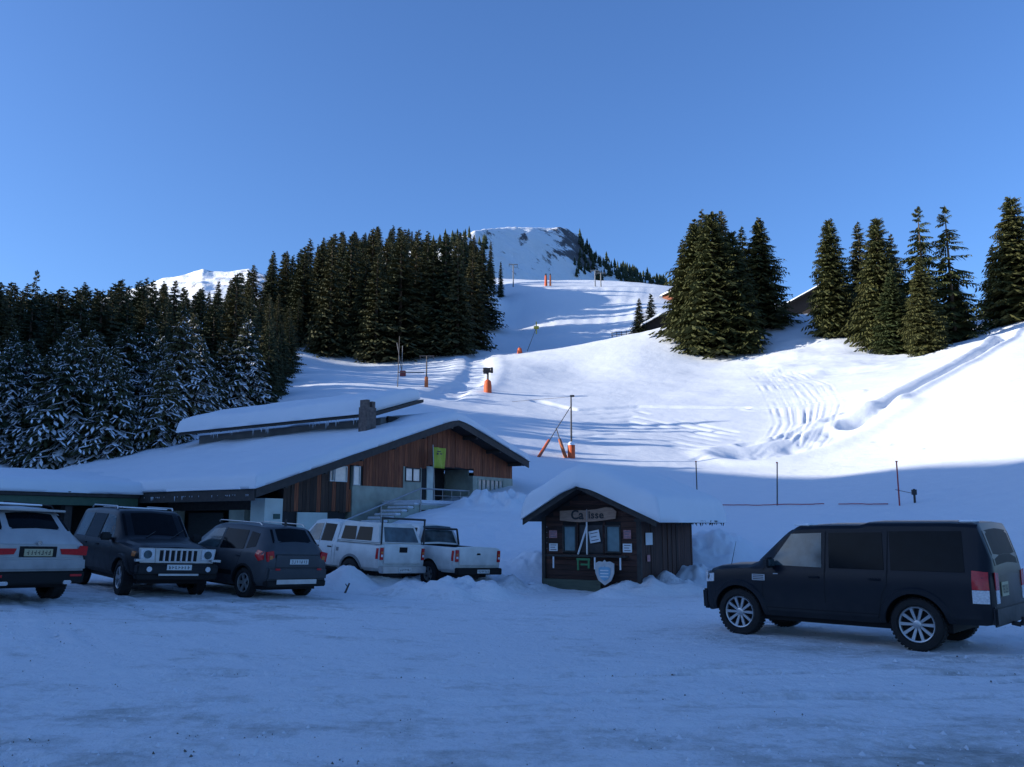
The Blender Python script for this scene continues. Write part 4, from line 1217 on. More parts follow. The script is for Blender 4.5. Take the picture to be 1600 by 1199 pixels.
# shield
sh = [(-.30, .27), (-.17, .33), (-.06, .31), (0, .37), (.06, .31), (.17, .33), (.30, .27), (.29, .0), (.20, -.20), (.05, -.30), (0, -.33), (-.05, -.30), (-.20, -.20), (-.29, 0)]
def flat(poly, y0, th): return MB().prism([Vector((p[0], y0, p[1])) for p in poly], (0, th, 0))
se = empty('shield_emblem', (2.13, -.34, .50)); se.parent = hut; se['label'] = 'white shield emblem with pale blue device'
flat(sh, 0, .03).build('shield', mat('grey_white_paint', (.42, .43, .44)), se)
flat([(a * .62, b * .6 - .02) for a, b in sh], -.012, .01).build('device', mat('pale_blue_paint', (.18, .36, .50)), se)
zz = MB()
for k in range(3): zz.box(-.13, .13, -.018, -.013, -.11 + k * .085, -.075 + k * .085)
zz.build('device_lines', M_PAPER, se)
# sign board with lettering
sg = empty('sign_board', (1.50, -.06, 2.12)); sg.parent = hut; sg['label'] = 'grey wooden board lettered Caisse'
bd = [(-.92, .13), (-.5, .15), (-.1, .14), (.3, .17), (.62, .23), (.80, .20), (.93, .10), (.90, -.10), (.6, -.14), (.2, -.18), (-.3, -.20), (-.7, -.17), (-.92, -.15)]
flat([(a, b_ + .0) for a, b_ in bd], -.075, .03).build('board', mat('driftwood_board', (.30, .185, .13), var=.3, stretch=(1, 4, 9)), sg)
def text_obj(s, size, loc, m, par, depth=.006, rot=(math.pi / 2, 0, 0), name='lettering', align='CENTER', bold=0.0, space=1.0):
    cu = bpy.data.curves.new('lettering', 'FONT'); cu.body = s; cu.size = size; cu.extrude = depth; cu.align_x = align; cu.align_y = 'CENTER'; cu.offset = bold; cu.space_character = space
    o = bpy.data.objects.new('tmp', cu); COL.objects.link(o)
    dg = bpy.context.evaluated_depsgraph_get()
    me = bpy.data.meshes.new_from_object(o.evaluated_get(dg)); me.name = name
    bpy.data.objects.remove(o)
    me.materials.clear(); me.materials.append(m)
    t = link_mesh(name, me, par); t.location = loc; t.rotation_euler = rot
    return t
text_obj('Ca', .37, (-.33, -.085, -.0), M_BLACK, sg, bold=.008)
MB().box(-.03, .0, -.088, -.076, -.16, .17).build('stroke', mat('pale_stroke', (.3, .24, .22)), sg)
text_obj('isse', .30, (.28, -.085, .0), M_BLACK, sg, bold=.006, space=1.12)

# ---- chalets up the hill
def far_chalet(name, px, py, Y, W, D, h, rise, rot, label, wallm, z=None, snow_t=.35, windows=3, roofm=None):
    g = at(px, py, Y)
    z0 = hz(g.x, g.y) if z is None else z
    e = empty(name, (g.x, g.y, z0 - .6), rot, label, 'chalet' if 'chalet' in label else 'hut')
    MB().prism([Vector((-W / 2, 0, 0)), Vector((W / 2, 0, 0)), Vector((W / 2, 0, h)), Vector((0, 0, h + rise)), Vector((-W / 2, 0, h))], (0, D, 0)).build('wall', wallm, e)
    oh = W * .09
    for s_ in (-1, 1):
        xa, za, xb, zb = s_ * (W / 2 + oh), h - oh * rise / (W / 2), 0.0 + s_ * .001, h + rise
        MB().hexa([(xa, -oh, za), (xb, -oh, zb), (xb, D + oh, zb), (xa, D + oh, za), (xa, -oh, za + .2), (xb, -oh, zb + .2), (xb, D + oh, zb + .2), (xa, D + oh, za + .2)]).build('roof', roofm or M_FASCIA, e)
    f_ = lambda X, Y_: h + rise - np.abs(X) * rise / (W / 2) + .21
    slab_grid('roof_snow', e, -W / 2 - oh, W / 2 + oh, -oh * 1.05, D + oh, f_, snow_t, n=(24, 16), roll=.6, lump=.03)
    if windows:
        for k in range(windows):
            xx = -W * .3 + W * .6 * k / max(1, windows - 1)
            window(e, xx - .45, xx + .45, h * .5, h * .5 + 1.0, -.01, M_GLASSBLUE, M_WHITEFRAME, nx=2, fw=.07)
        window(e, -.5, .5, h * .95, h * .95 + .9, -.01, M_GLASSBLUE, M_WHITEFRAME, nx=2, fw=.07)
    MB().box(-W / 2 - .06, W / 2 + .06, -.9, -.03, h * .42, h * .47).build('balcony', wallm, e)
    return e
far_chalet('brown_hut', 1034, 510, 158, 7.2, 6, 2.6, 2.1, R(12), 'little dark brown hut with snow edged roof beside the left of the big spruce clump', M_WOODDARK, windows=0)
M_BLACKWOOD = wood_mat('blackened_boards', (0.012, 0.009, 0.008), (0.03, 0.02, 0.016))
far_chalet('dark_chalet', 1286, 470, 170, 17.0, 12, 4.6, 4.4, R(-14), 'big dark wooden chalet half hidden between the spruce clump and the lone spruce', M_BLACKWOOD, snow_t=.3)
far_chalet('brown_lodge', 1066, 455, 225, 6.5, 5, 3.4, 1.8, R(20), 'small orange brown chalet at the top of the piste, left of the spruce clump', M_WOODRED)
# ------------------------------------------------------------------ vehicles
def paint(name, col, metal=0.0, rough=0.34):
    "car paint with road salt and slush dried on the lower body"
    m = mat(name, col, rough=rough, metal=metal, var=0.10, scale=3, bump=0.04, bscale=3, spec=0.2)
    nt = m.node_tree; N = nt.nodes; L = nt.links; b = N['Principled BSDF']
    src = b.inputs['Base Color'].links[0].from_socket
    tc = N.new('ShaderNodeTexCoord'); sp = N.new('ShaderNodeSeparateXYZ'); L.new(tc.outputs['Object'], sp.inputs[0])
    nz = N.new('ShaderNodeTexNoise'); nz.inputs['Scale'].default_value = 5; nz.inputs['Detail'].default_value = 7; L.new(tc.outputs['Object'], nz.inputs['Vector'])
    hm = N.new('ShaderNodeMapRange'); hm.inputs[1].default_value = 1.0; hm.inputs[2].default_value = 0.35; L.new(sp.outputs[2], hm.inputs[0])
    ml = N.new('ShaderNodeMath'); ml.operation = 'MULTIPLY'; L.new(hm.outputs[0], ml.inputs[0]); L.new(nz.outputs[0], ml.inputs[1])
    mx = N.new('ShaderNodeMix'); mx.data_type = 'RGBA'; L.new(ml.outputs[0], mx.inputs[0]); L.new(src, mx.inputs[6]); mx.inputs[7].default_value = (0.035, 0.036, 0.038, 1)
    L.new(mx.outputs[2], b.inputs['Base Color'])
    rr = N.new('ShaderNodeMath'); rr.operation = 'MULTIPLY_ADD'; rr.inputs[1].default_value = .5; rr.inputs[2].default_value = rough; L.new(ml.outputs[0], rr.inputs[0]); L.new(rr.outputs[0], b.inputs['Roughness'])
    return m
P_BLACK = paint('black_paint', (0.005, 0.006, 0.009)); P_NAVY = paint('charcoal_paint', (0.007, 0.009, 0.014))
P_GREY = paint('grey_paint', (0.050, 0.056, 0.065)); P_SILVER = paint('silver_paint', (0.34, 0.35, 0.36), metal=.2); P_WHITE = paint('white_paint', (0.62, 0.62, 0.60), metal=0, rough=.4)
M_GLASS = mat('car_glass', (0.004, 0.006, 0.008), rough=0.08, var=0.2, spec=0.08)
M_GLASSL = mat('car_glass_light', (0.045, 0.070, 0.078), rough=0.1, var=0.6, scale=3.5, spec=0.5)  # opaque; light seen through the cabin is put into the paler, mottled colour
M_GLASSR = mat('tinted_rear_glass', (0.006, 0.008, 0.011), rough=0.5, var=0.2, spec=0.05)
M_TYRE = mat('tyre_rubber', (0.007, 0.007, 0.008), rough=0.85, var=0.25, scale=20, bump=.4)
M_ALLOY = mat('alloy', (0.42, 0.43, 0.44), rough=0.35, metal=0.75, var=0.1)
M_PLASTIC = mat('black_plastic', (0.008, 0.008, 0.009), rough=0.7, var=0.15, spec=0.25)
M_GREYPL = mat('grey_plastic', (0.16, 0.165, 0.17), rough=0.6, var=0.1)
M_RED = mat('red_lens', (0.42, 0.012, 0.014), rough=0.15, var=0.12, scale=30)
M_AMBER = mat('amber_lens', (0.45, 0.14, 0.03), rough=0.15, var=0.1)
M_CLEAR = mat('clear_lens', (0.55, 0.56, 0.58), rough=0.12, var=0.2, scale=40)
M_CHROME = mat('chrome', (0.62, 0.63, 0.64), rough=0.18, metal=0.9, var=0.05)
M_PLATE = mat('number_plate', (0.52, 0.53, 0.52), rough=0.5, var=0.05)
M_PLATEY = mat('yellow_number_plate', (0.34, 0.32, 0.20), rough=0.5, var=0.05)
M_CARSNOW = mat('car_snow', (0.80, 0.83, 0.88), rough=0.8, var=0.05)
M_RUBGAP = mat('shut_line', (0.004, 0.004, 0.005), rough=0.9, var=0.05)

class Car:
    """st: list of stations (x, z_bottom, half width, z_belt, z_top, half width of the top), rear to front"""
    def __init__(s, name, label, cat, st, paint_m, pos, ang, arch=((1.4, .42), (-1.4, .42)), wheel_r=.35, wheel_w=.24, cuts=(), wheelz=None, zoff=0.0, pitch=0.0, roll=0.0, group=None):
        s.root = empty(name, pos, ang, label, cat, group)
        s.root.rotation_euler = (roll, pitch, ang)
        s.st = np.array(st, float); s.paint = paint_m; s.wr = wheel_r; s.ww = wheel_w
        xs = []
        base = s.st[:, 0]
        for a, b in zip(base[:-1], base[1:]):
            n = max(1, int(round((b - a) / .12)))
            xs += list(np.linspace(a, b, n, endpoint=False))
        xs.append(base[-1])
        V = []; F = []
        for x in xs:
            V += s.ring(x)
        m = len(s.ring(xs[0]))
        for i in range(len(xs) - 1):
            for k in range(m):
                F.append((i * m + k, i * m + (k + 1) % m, (i + 1) * m + (k + 1) % m, (i + 1) * m + k))
        F.append(tuple(range(m))); F.append(tuple(range((len(xs) - 1) * m, len(xs) * m))[::-1])
        me = bpy.data.meshes.new('body'); me.from_pydata(V, [], F)
        bm = bmesh.new(); bm.from_mesh(me); bmesh.ops.recalc_face_normals(bm, faces=bm.faces)
        bmesh.ops.bevel(bm, geom=[e for e in bm.edges if abs(e.calc_face_angle(0)) > .9 and len(e.link_faces) == 2 and (len(e.link_faces[0].verts) > 4 or len(e.link_faces[1].verts) > 4)], offset=.035, segments=2, affect='EDGES', clamp_overlap=True)
        bm.to_mesh(me); bm.free()
        me.materials.append(paint_m); me.materials.append(M_PLASTIC)
        o = link_mesh('body', me)
        cutters = []
        for ax, ar in arch:
            for sy in (-1, 1):
                c = MB(); w = float(np.interp(ax, s.st[:, 0], s.st[:, 2]))
                c.tube((ax, sy * (w - .33), s.wr), (ax, sy * (w + .2), s.wr), ar, n=32)
                cutters.append(c.build('cut', M_PLASTIC))
        for (a, b_, c0, c1, d0, d1) in cuts:
            cutters.append(MB().box(a, b_, c0, c1, d0, d1).build('cut', M_PLASTIC))
        for c in cutters:
            md = o.modifiers.new('b', 'BOOLEAN'); md.operation = 'DIFFERENCE'; md.object = c; md.solver = 'EXACT'
        dg = bpy.context.evaluated_depsgraph_get()
        me2 = bpy.data.meshes.new_from_object(o.evaluated_get(dg)); me2.name = 'body'
        o.modifiers.clear(); o.data = me2
        for c in cutters: bpy.data.objects.remove(c)
        me2.shade_smooth(); me2.set_sharp_from_angle(angle=R(32))
        o.parent = s.root; s.body = o
        s.arch = arch
    def P(s, x):
        return [float(np.interp(x, s.st[:, 0], s.st[:, k])) for k in range(1, 6)]
    def half(s, x):
        zb, w, zs, zt, wt = s.P(x)
        h = zs - zb
        return [(w - .10, zb), (w - .02, zb + .10 * h + .02), (w, zb + .35 * h), (w + .004, zb + .62 * h), (w - .012, zs - .05), (w - .035, zs), (wt + .0, max(zt - .07, zs + .004)), (wt - .05, max(zt - .02, zs + .006)), (wt - .14, max(zt, zs + .008))]
    def ring(s, x):
        hf = s.half(x); zt = s.P(x)[3]
        r = [(x, 0.0, hf[0][1])] + [(x, y, z) for y, z in hf] + [(x, 0.0, hf[-1][1] + .025)] + [(x, -y, z) for y, z in hf[::-1]]
        return r
    def side_y(s, x, z):
        hf = s.half(x)
        return float(np.interp(z, [h[1] for h in hf], [h[0] for h in hf]))
    def side(s, name, poly, m, side=1, off=.008, parent=None, sub=4, thick=.012, label=None):
        "polygon (x,z) laid on the flank; the outline is subdivided so that it follows the curve"
        pts = []
        n = len(poly)
        for i in range(n):
            a = poly[i]; b = poly[(i + 1) % n]
            for k in range(sub): pts.append((a[0] + (b[0] - a[0]) * k / sub, a[1] + (b[1] - a[1]) * k / sub))
        out = [Vector((x, side * (s.side_y(x, z) + off), z)) for x, z in pts]
        inn = [Vector((x, side * (s.side_y(x, z) + off - thick), z)) for x, z in pts]
        k = len(out)
        c = sum(out, Vector()) / k
        V = out + inn + [Vector((c.x, side * (s.side_y(c.x, c.z) + off), c.z))]
        F = [(i, (i + 1) % k, 2 * k) for i in range(k)] + [(i, (i + 1) % k, k + (i + 1) % k, k + i) for i in range(k)]
        return MB().add(V, F).build(name, m, parent or s.root, label=label, smooth=True)
    def top(s, name, x0, x1, m, inset=.13, off=.008, n=8, parent=None, y_frac=1.0):
        "glass laid over the sloping front or rear of the cabin between two stations"
        V = []; F = []
        for i in range(n + 1):
            x = x0 + (x1 - x0) * i / n
            hf = s.half(x); w = hf[-1][0] * y_frac
            for y in (-(w + .14 - inset), -w * .5, 0, w * .5, (w + .14 - inset)):
                z = hf[-1][1] + .025 * (1 - abs(y) / max(w, .01)) if abs(y) < w else float(np.interp(abs(y), [hf[-1][0], hf[-2][0], hf[-3][0]], [hf[-1][1], hf[-2][1], hf[-3][1]]))
                V.append((x, y, z + off))
        for i in range(n):
            for j in range(4): F.append((i * 5 + j, i * 5 + j + 1, i * 5 + 6 + j, i * 5 + 5 + j))
        o = MB().add(V, F).build(name, m, parent or s.root, smooth=True)
        return o
    def face(s, name, poly, x, m, th=.02, parent=None, bevel=0.0, label=None):
        "polygon (y,z) on a face square to the car's length; th outwards along +x or -x"
        return MB().prism([Vector((x, y, z)) for y, z in poly], (th, 0, 0)).build(name, m, parent or s.root, bevel=bevel, label=label)
    def gap(s, lines, side=1, w=.011, off=.003):
        b = MB()
        for ln in lines:
            pts = []
            for p, q in zip(ln[:-1], ln[1:]):
                for k in range(6): pts.append((p[0] + (q[0] - p[0]) * k / 6, p[1] + (q[1] - p[1]) * k / 6))
            pts.append(ln[-1])
            for p, q in zip(pts[:-1], pts[1:]):
                d = Vector((q[0] - p[0], q[1] - p[1])).normalized() * w / 2; nrm = (-d.y, d.x)
                c = [(p[0] - nrm[0], p[1] - nrm[1]), (q[0] - nrm[0], q[1] - nrm[1]), (q[0] + nrm[0], q[1] + nrm[1]), (p[0] + nrm[0], p[1] + nrm[1])]
                b.add([(x, side * (s.side_y(x, z) + off), z) for x, z in c], [(0, 1, 2, 3)])
        b.build('shut_line', M_RUBGAP, s.root)
    def wheels(s, track, spokes=10, rim_r=.25, rim_m=None, twin=False, only=None, steer=0.0):
        rim_m = rim_m or M_ALLOY
        R0, W = s.wr, s.ww
        ty = MB(); ty.lathe([(rim_r, -W * .38), (rim_r + .02, -W / 2), (R0 - .05, -W / 2), (R0 - .012, -W * .43), (R0, -W * .3), (R0, W * .3), (R0 - .012, W * .43), (R0 - .05, W / 2), (rim_r + .02, W / 2), (rim_r, W * .38)], axis='Y', n=36)
        tread = MB()
        for i in range(40):
            t = 6.283 * i / 40
            for sg in (-1, 1):
                ct, s_t = math.cos(t), math.sin(t)
                c2, s2 = math.cos(t + .09), math.sin(t + .09)
                y0, y1 = sorted((sg * W * .08, sg * W * .42))
                q = [(R0 * ct, y0, R0 * s_t), (R0 * c2, y0, R0 * s2), (R0 * c2, y1, R0 * s2), (R0 * ct, y1, R0 * s_t)]
                k = (R0 + .008) / R0
                tread.hexa(q + [(a * k, b, c * k) for a, b, c in q])
        rimf = MB()
        rimf.lathe([(rim_r, W * .36), (rim_r - .012, W * .44), (rim_r - .03, W * .40), (rim_r - .035, W * .2)], axis='Y', n=36)
        n = spokes
        for i in range(n):
            t = 6.283 * i / n
            if twin: t = 6.283 * (i // 2) / (n // 2) + (.17 if i % 2 else -.17)
            d = Vector((math.cos(t), 0, math.sin(t))); e = Vector((-d.z, 0, d.x))
            w0, w1 = (.017, .024) if n > 7 else (.03, .045)
            y0, y1 = W * .22, W * .40
            p = []
            for yy in (W * .12, None):
                for r_, w_, yo in ((.03, w0, y1), (rim_r - .02, w1, y1)):
                    pass
            a = d * .03; b = d * (rim_r - .02)
            Y = Vector((0, 1, 0))
            rimf.hexa([a - e * w0 + Y * y0, b - e * w1 + Y * y0, b + e * w1 + Y * y0, a + e * w0 + Y * y0, a - e * w0 + Y * (y1 - .02), b - e * w1 + Y * y1, b + e * w1 + Y * y1, a + e * w0 + Y * (y1 - .02)])
        rimf.lathe([(.06, W * .2), (.06, W * .36), (.04, W * .39), (.001, W * .39)], axis='Y', n=16)
        disc = MB(); disc.lathe([(.001, W * .1), (rim_r - .01, W * .1), (rim_r - .01, W * .05), (.001, W * .05)], axis='Y', n=24)
        first = None
        for (ax, ar) in s.arch:
            for sy in (1, -1):
                y = sy * (track / 2)
                if first is None:
                    w = ty.build('wheel', M_TYRE, s.root, smooth=True)
                    a = tread.build('tread', M_TYRE, w); b = rimf.build('rim', rim_m, w, smooth=True); c = disc.build('brake_disc', M_PLASTIC, w)
                    first = w
                else:
                    w = copy_tree(first, s.root)
                w.location = (ax, y, s.wr)
                w.rotation_euler = (0, 0, (0 if sy > 0 else math.pi) + (steer if ax > 0 else 0))
    def arches(s, m, width=.055, proud=.03, a0=-15, a1=195, sides=(1, -1)):
        for (ax, ar) in s.arch:
            for sy in sides:
                b = MB(); n = 20; vs = []
                for i in range(n + 1):
                    t = R(a0 + (a1 - a0) * i / n)
                    for rr, pr in ((ar - .006, .0), (ar - .006, proud), (ar + width * .7, proud), (ar + width, .0)):
                        x = ax + rr * math.cos(t); z = s.wr + rr * math.sin(t)
                        z = max(z, s.P(x)[0] + .01)
                        vs.append((x, sy * (s.side_y(x, z) - .01 + pr), z))
                fs = []
                for i in range(n):
                    for j in range(3): fs.append((i * 4 + j, i * 4 + j + 1, i * 4 + 5 + j, i * 4 + 4 + j))
                b.add(vs, fs).build('wheel_arch_trim', m, s.root, smooth=True)
    def mirror(s, x, z, m, sides=(1, -1), size=(.11, .24, .17)):
        for sy in sides:
            y = s.side_y(x, z)
            b = MB().box(-size[0] / 2, size[0] / 2, 0, size[1], -size[2] / 2, size[2] / 2).build('mirror', m, s.root, bevel=.035, smooth=True)
            b.location = (x, sy * (y + .04) if sy > 0 else -(y + .04) - size[1], z + .03)
            MB().box(-size[0] / 2 - .004, -size[0] / 2 + .004, .03, size[1] - .03, -size[2] / 2 + .03, size[2] / 2 - .03).build('mirror_glass', M_GLASSL, b)
            MB().box(-.03, .03, -.06, .02, -.07, -.02).build('mirror_arm', M_PLASTIC, b) if sy > 0 else MB().box(-.03, .03, size[1] - .02, size[1] + .06, -.07, -.02).build('mirror_arm', M_PLASTIC, b)
    def handle(s, xs, z, m, sides=(1, -1)):
        for sy in sides:
            for x in xs:
                y = sy * (s.side_y(x, z) + .022)
                MB().box(x - .09, x + .09, min(y, y - sy * .03), max(y, y - sy * .03), z - .016, z + .016).build('door_handle', m, s.root, bevel=.008)
    def plate(s, x, y, z, w=.52, h=.11, m=None, d=-1, chars=7):
        m = m or M_PLATE
        p = s.face('number_plate', [(y - w / 2, z - h / 2), (y + w / 2, z - h / 2), (y + w / 2, z + h / 2), (y - w / 2, z + h / 2)], x, m, .012 * d)
        b = MB(); r = random.Random(int(abs(x * y * 100) + w * 10 + chars))
        for k in range(chars):
            c = y - w * .38 + w * .76 * k / (chars - 1)
            xx = x + .0125 * d
            for q in range(3):
                z0 = z - h * .3 + h * .22 * q
                if r.random() < .75: b.box(min(xx, xx + .002 * d), max(xx, xx + .002 * d), c - w * .035, c + w * .035 * r.choice((0, 1, 1)), z0, z0 + h * .12)
            b.box(min(xx, xx + .002 * d), max(xx, xx + .002 * d), c - w * .04, c - w * .02, z - h * .3, z + h * .3)
        b.build('plate_characters', M_BLACK, p)['kind'] = 'stuff'
def ground_z(pts):
    return float(np.mean([hz(x, y) for x, y in pts]))
def place(wheel_xy, local, ang):
    "centre of a car whose wheel at local (lx, ly) stands on wheel_xy"
    c, s_ = math.cos(ang), math.sin(ang)
    return wheel_xy[0] - (c * local[0] - s_ * local[1]), wheel_xy[1] - (s_ * local[0] + c * local[1])
def seat(cx, cy, ang, wb, tr):
    "height, pitch and roll that put four wheels on the snow"
    c, s_ = math.cos(ang), math.sin(ang)
    def g(lx, ly): return float(z_lot(np.array(cx + c * lx - s_ * ly), np.array(cy + s_ * lx + c * ly))) + .01
    fl, fr, rl, rr_ = g(wb / 2, tr / 2), g(wb / 2, -tr / 2), g(-wb / 2, tr / 2), g(-wb / 2, -tr / 2)
    z = (fl + fr + rl + rr_) / 4
    pitch = -math.atan(((fl + fr) - (rl + rr_)) / 2 / wb); roll = math.atan(((fl + rl) - (fr + rr_)) / 2 / tr)
    return z - .012, pitch, roll

# ---- black estate car on the right (front to the left, seen on its left side)
a = on_z(1160, 991, 0.0); b_ = on_z(1442, 1017, 0.0)
ang = math.atan2(a.y - b_.y, a.x - b_.x)
cx, cy = (a.x + b_.x) / 2, (a.y + b_.y) / 2
cx += .80 * math.sin(ang); cy -= .80 * math.cos(ang)
z0, pt, rl_ = seat(cx, cy, ang, 2.885, 1.6)
st = [(-2.52, .52, .80, 1.10, 1.12, .78), (-2.51, .47, .84, 1.13, 1.24, .78), (-2.48, .45, .90, 1.15, 1.40, .79), (-2.38, .43, .95, 1.15, 1.74, .79), (-2.33, .43, .955, 1.15, 1.875, .77), (-1.95, .42, .957, 1.15, 1.895, .775), (-.75, .36, .958, 1.14, 1.895, .785), (-.62, .36, .958, 1.14, 1.86, .79), (0, .36, .958, 1.13, 1.855, .79),
      (.42, .36, .958, 1.13, 1.83, .78), (.60, .36, .957, 1.13, 1.72, .785), (1.12, .36, .955, 1.14, 1.25, .82), (1.28, .36, .95, 1.13, 1.185, .83), (1.85, .42, .94, 1.08, 1.15, .83), (2.02, .38, .90, 1.02, 1.10, .80), (2.09, .38, .85, .95, 1.02, .76), (2.12, .40, .80, .90, .93, .72)]
c = Car('estate_car', 'black boxy off road estate car with stepped roof and silver alloys, parked on the right', 'car', st, P_NAVY, (cx, cy, z0), ang, arch=((1.44, .455), (-1.445, .455)), wheel_r=.385, wheel_w=.255, pitch=pt, roll=rl_)
c.wheels(1.62, spokes=10, rim_r=.268)
c.arches(P_NAVY, width=.10, proud=.035)
c.side('front_window', [(.87, 1.19), (.50, 1.70), (-.02, 1.72), (-.04, 1.17)], M_GLASSL)
c.side('rear_window', [(-.16, 1.17), (-.14, 1.72), (-.98, 1.735), (-1.02, 1.17)], M_GLASS)
c.side('quarter_window', [(-1.12, 1.17), (-1.09, 1.75), (-2.12, 1.76), (-2.16, 1.17)], M_GLASS)
for nm, pl, mm_ in (('front_window', [(.87, 1.19), (.50, 1.70), (-.02, 1.72), (-.04, 1.17)], M_GLASSL), ('rear_window', [(-.16, 1.17), (-.14, 1.72), (-.98, 1.735), (-1.02, 1.17)], M_GLASS), ('quarter_window', [(-1.12, 1.17), (-1.09, 1.75), (-2.12, 1.76), (-2.16, 1.17)], M_GLASS)):
    c.side(nm, pl, mm_, side=-1)
c.top('windscreen', .50, 1.10, M_GLASSL, inset=.05)
c.top('tailgate_window', -2.37, -2.505, M_GLASSR, inset=.08)
for sd in (1, -1):
    c.gap([[(.98, .42), (.97, 1.1), (.93, 1.16)], [(-.09, .42), (-.09, 1.74)], [(-1.07, 1.75), (-1.06, .95), (-.98, .80), (-.93, .55), (-.9, .44)], [(.95, .50), (-.92, .50)]], side=sd, w=.016)
    c.side('tail_light', [(-2.465, .93), (-2.455, 1.18), (-2.25, 1.20), (-2.25, .93)], M_RED, side=sd, off=.014)
    c.side('reversing_light', [(-2.46, .74), (-2.465, .925), (-2.25, .925), (-2.25, .74)], M_CLEAR, side=sd, off=.014)
    c.face('tail_light', [(sd * .66, .93), (sd * .82, .93), (sd * .83, 1.18), (sd * .66, 1.16)], -2.52, M_RED, -.012)
    c.face('reversing_light', [(sd * .66, .74), (sd * .80, .74), (sd * .81, .925), (sd * .66, .925)], -2.52, M_CLEAR, -.012)
    c.side('side_vent', [(1.16, .93), (1.16, 1.03), (.93, 1.03), (.93, .93)], M_ALLOY, side=sd, off=.012)
    for k in range(3): c.side('vent_slat', [(1.14, .945 + .03 * k), (1.14, .957 + .03 * k), (.95, .957 + .03 * k), (.95, .945 + .03 * k)], M_PLASTIC, side=sd, off=.016, sub=1)
    c.face('headlight', [(sd * .52, .86), (sd * .80, .86), (sd * .83, 1.05), (sd * .52, 1.05)], 2.07, M_CLEAR, .05)
    c.side('headlight', [(2.09, .86), (2.07, 1.0), (1.90, 1.02), (1.90, .88)], M_CLEAR, side=sd, off=.008)
    c.side('fuel_flap' if sd < 0 else 'side_badge', [(.78, 1.04), (.78, 1.055), (.70, 1.055), (.70, 1.04)], M_ALLOY, side=sd, off=.01, sub=1)
c.face('grille', [(-.5, .82), (.5, .82), (.5, 1.02), (-.5, 1.02)], 2.11, M_PLASTIC, .03)
c.face('front_bumper', [(-.86, .40), (.86, .40), (.88, .74), (-.88, .74)], 2.05, P_NAVY, .12, bevel=.03)
c.face('rear_bumper', [(-.90, .42), (.90, .42), (.91, .70), (-.91, .70)], -2.46, P_NAVY, -.08, bevel=.03)
c.mirror(.80, 1.20, P_NAVY)
c.handle((.08, -.88), 1.02, P_NAVY)
c.plate(-2.525, .35, .93, w=.36, h=.2, m=M_PLATEY)
tb = MB().path([(-2.50, 0, .42), (-2.62, 0, .40), (-2.66, 0, .46)], .035); tb.lathe([(.001, .52), (.03, .515), (.035, .49), (.03, .46)], c=(-2.66, 0, 0), n=10); tb.build('tow_hook', M_BLACK, c.root)
MB().tube((1.72, .62, 1.14), (1.60, .64, 1.56), .006, .003).build('aerial', M_BLACK, c.root)
for x0, x1, yy in ((.22, .50, .5), (-2.25, -2.05, .45)):
    MB().box(x0, x1, yy - .2, yy + .2, c.P((x0 + x1) / 2)[3] + .0, c.P((x0 + x1) / 2)[3] + .035).build('snow_patch', M_CARSNOW, c.root, bevel=.014)
MB().box(-1.9, 1.9, -.75, .75, .28, .40).build('underbody', M_PLASTIC, c.root)

# ---- grey hatchback-like car seen from behind
def park(px, py, zg, local, th):
    g = on_z(px, py, zg); ang = math.pi / 2 + R(th)
    cx, cy = place((g.x, g.y), local, ang)
    return cx, cy, ang
cx, cy, ang = park(382, 934, .26, (-1.25, .76), 51)
z0, pt, rl_ = seat(cx, cy, ang, 2.5, 1.5)
st = [(-2.03, .36, .74, .84, .86, .70), (-2.0, .34, .80, .92, .97, .70), (-1.93, .32, .84, 1.0, 1.12, .68), (-1.86, .30, .86, 1.02, 1.24, .66), (-1.62, .28, .872, 1.02, 1.52, .60), (-1.5, .27, .875, 1.02, 1.56, .60), (-.6, .24, .877, 1.0, 1.60, .62), (.2, .24, .877, .98, 1.58, .62), (.45, .24, .876, .97, 1.52, .62), (1.22, .25, .87, .96, 1.06, .68), (1.35, .26, .865, .95, 1.02, .70), (1.85, .27, .83, .84, .92, .68), (2.02, .28, .78, .72, .80, .62), (2.09, .30, .70, .64, .70, .55)]
c = Car('hatchback_car', 'dark grey compact car seen from behind, between the black jeep and the white pick-ups', 'car', st, P_GREY, (cx, cy, z0), ang, arch=((1.25, .375), (-1.25, .375)), wheel_r=.32, wheel_w=.2, pitch=pt, roll=rl_)
c.wheels(1.52, spokes=5, rim_r=.215); c.arches(M_PLASTIC, width=.06, proud=.02)
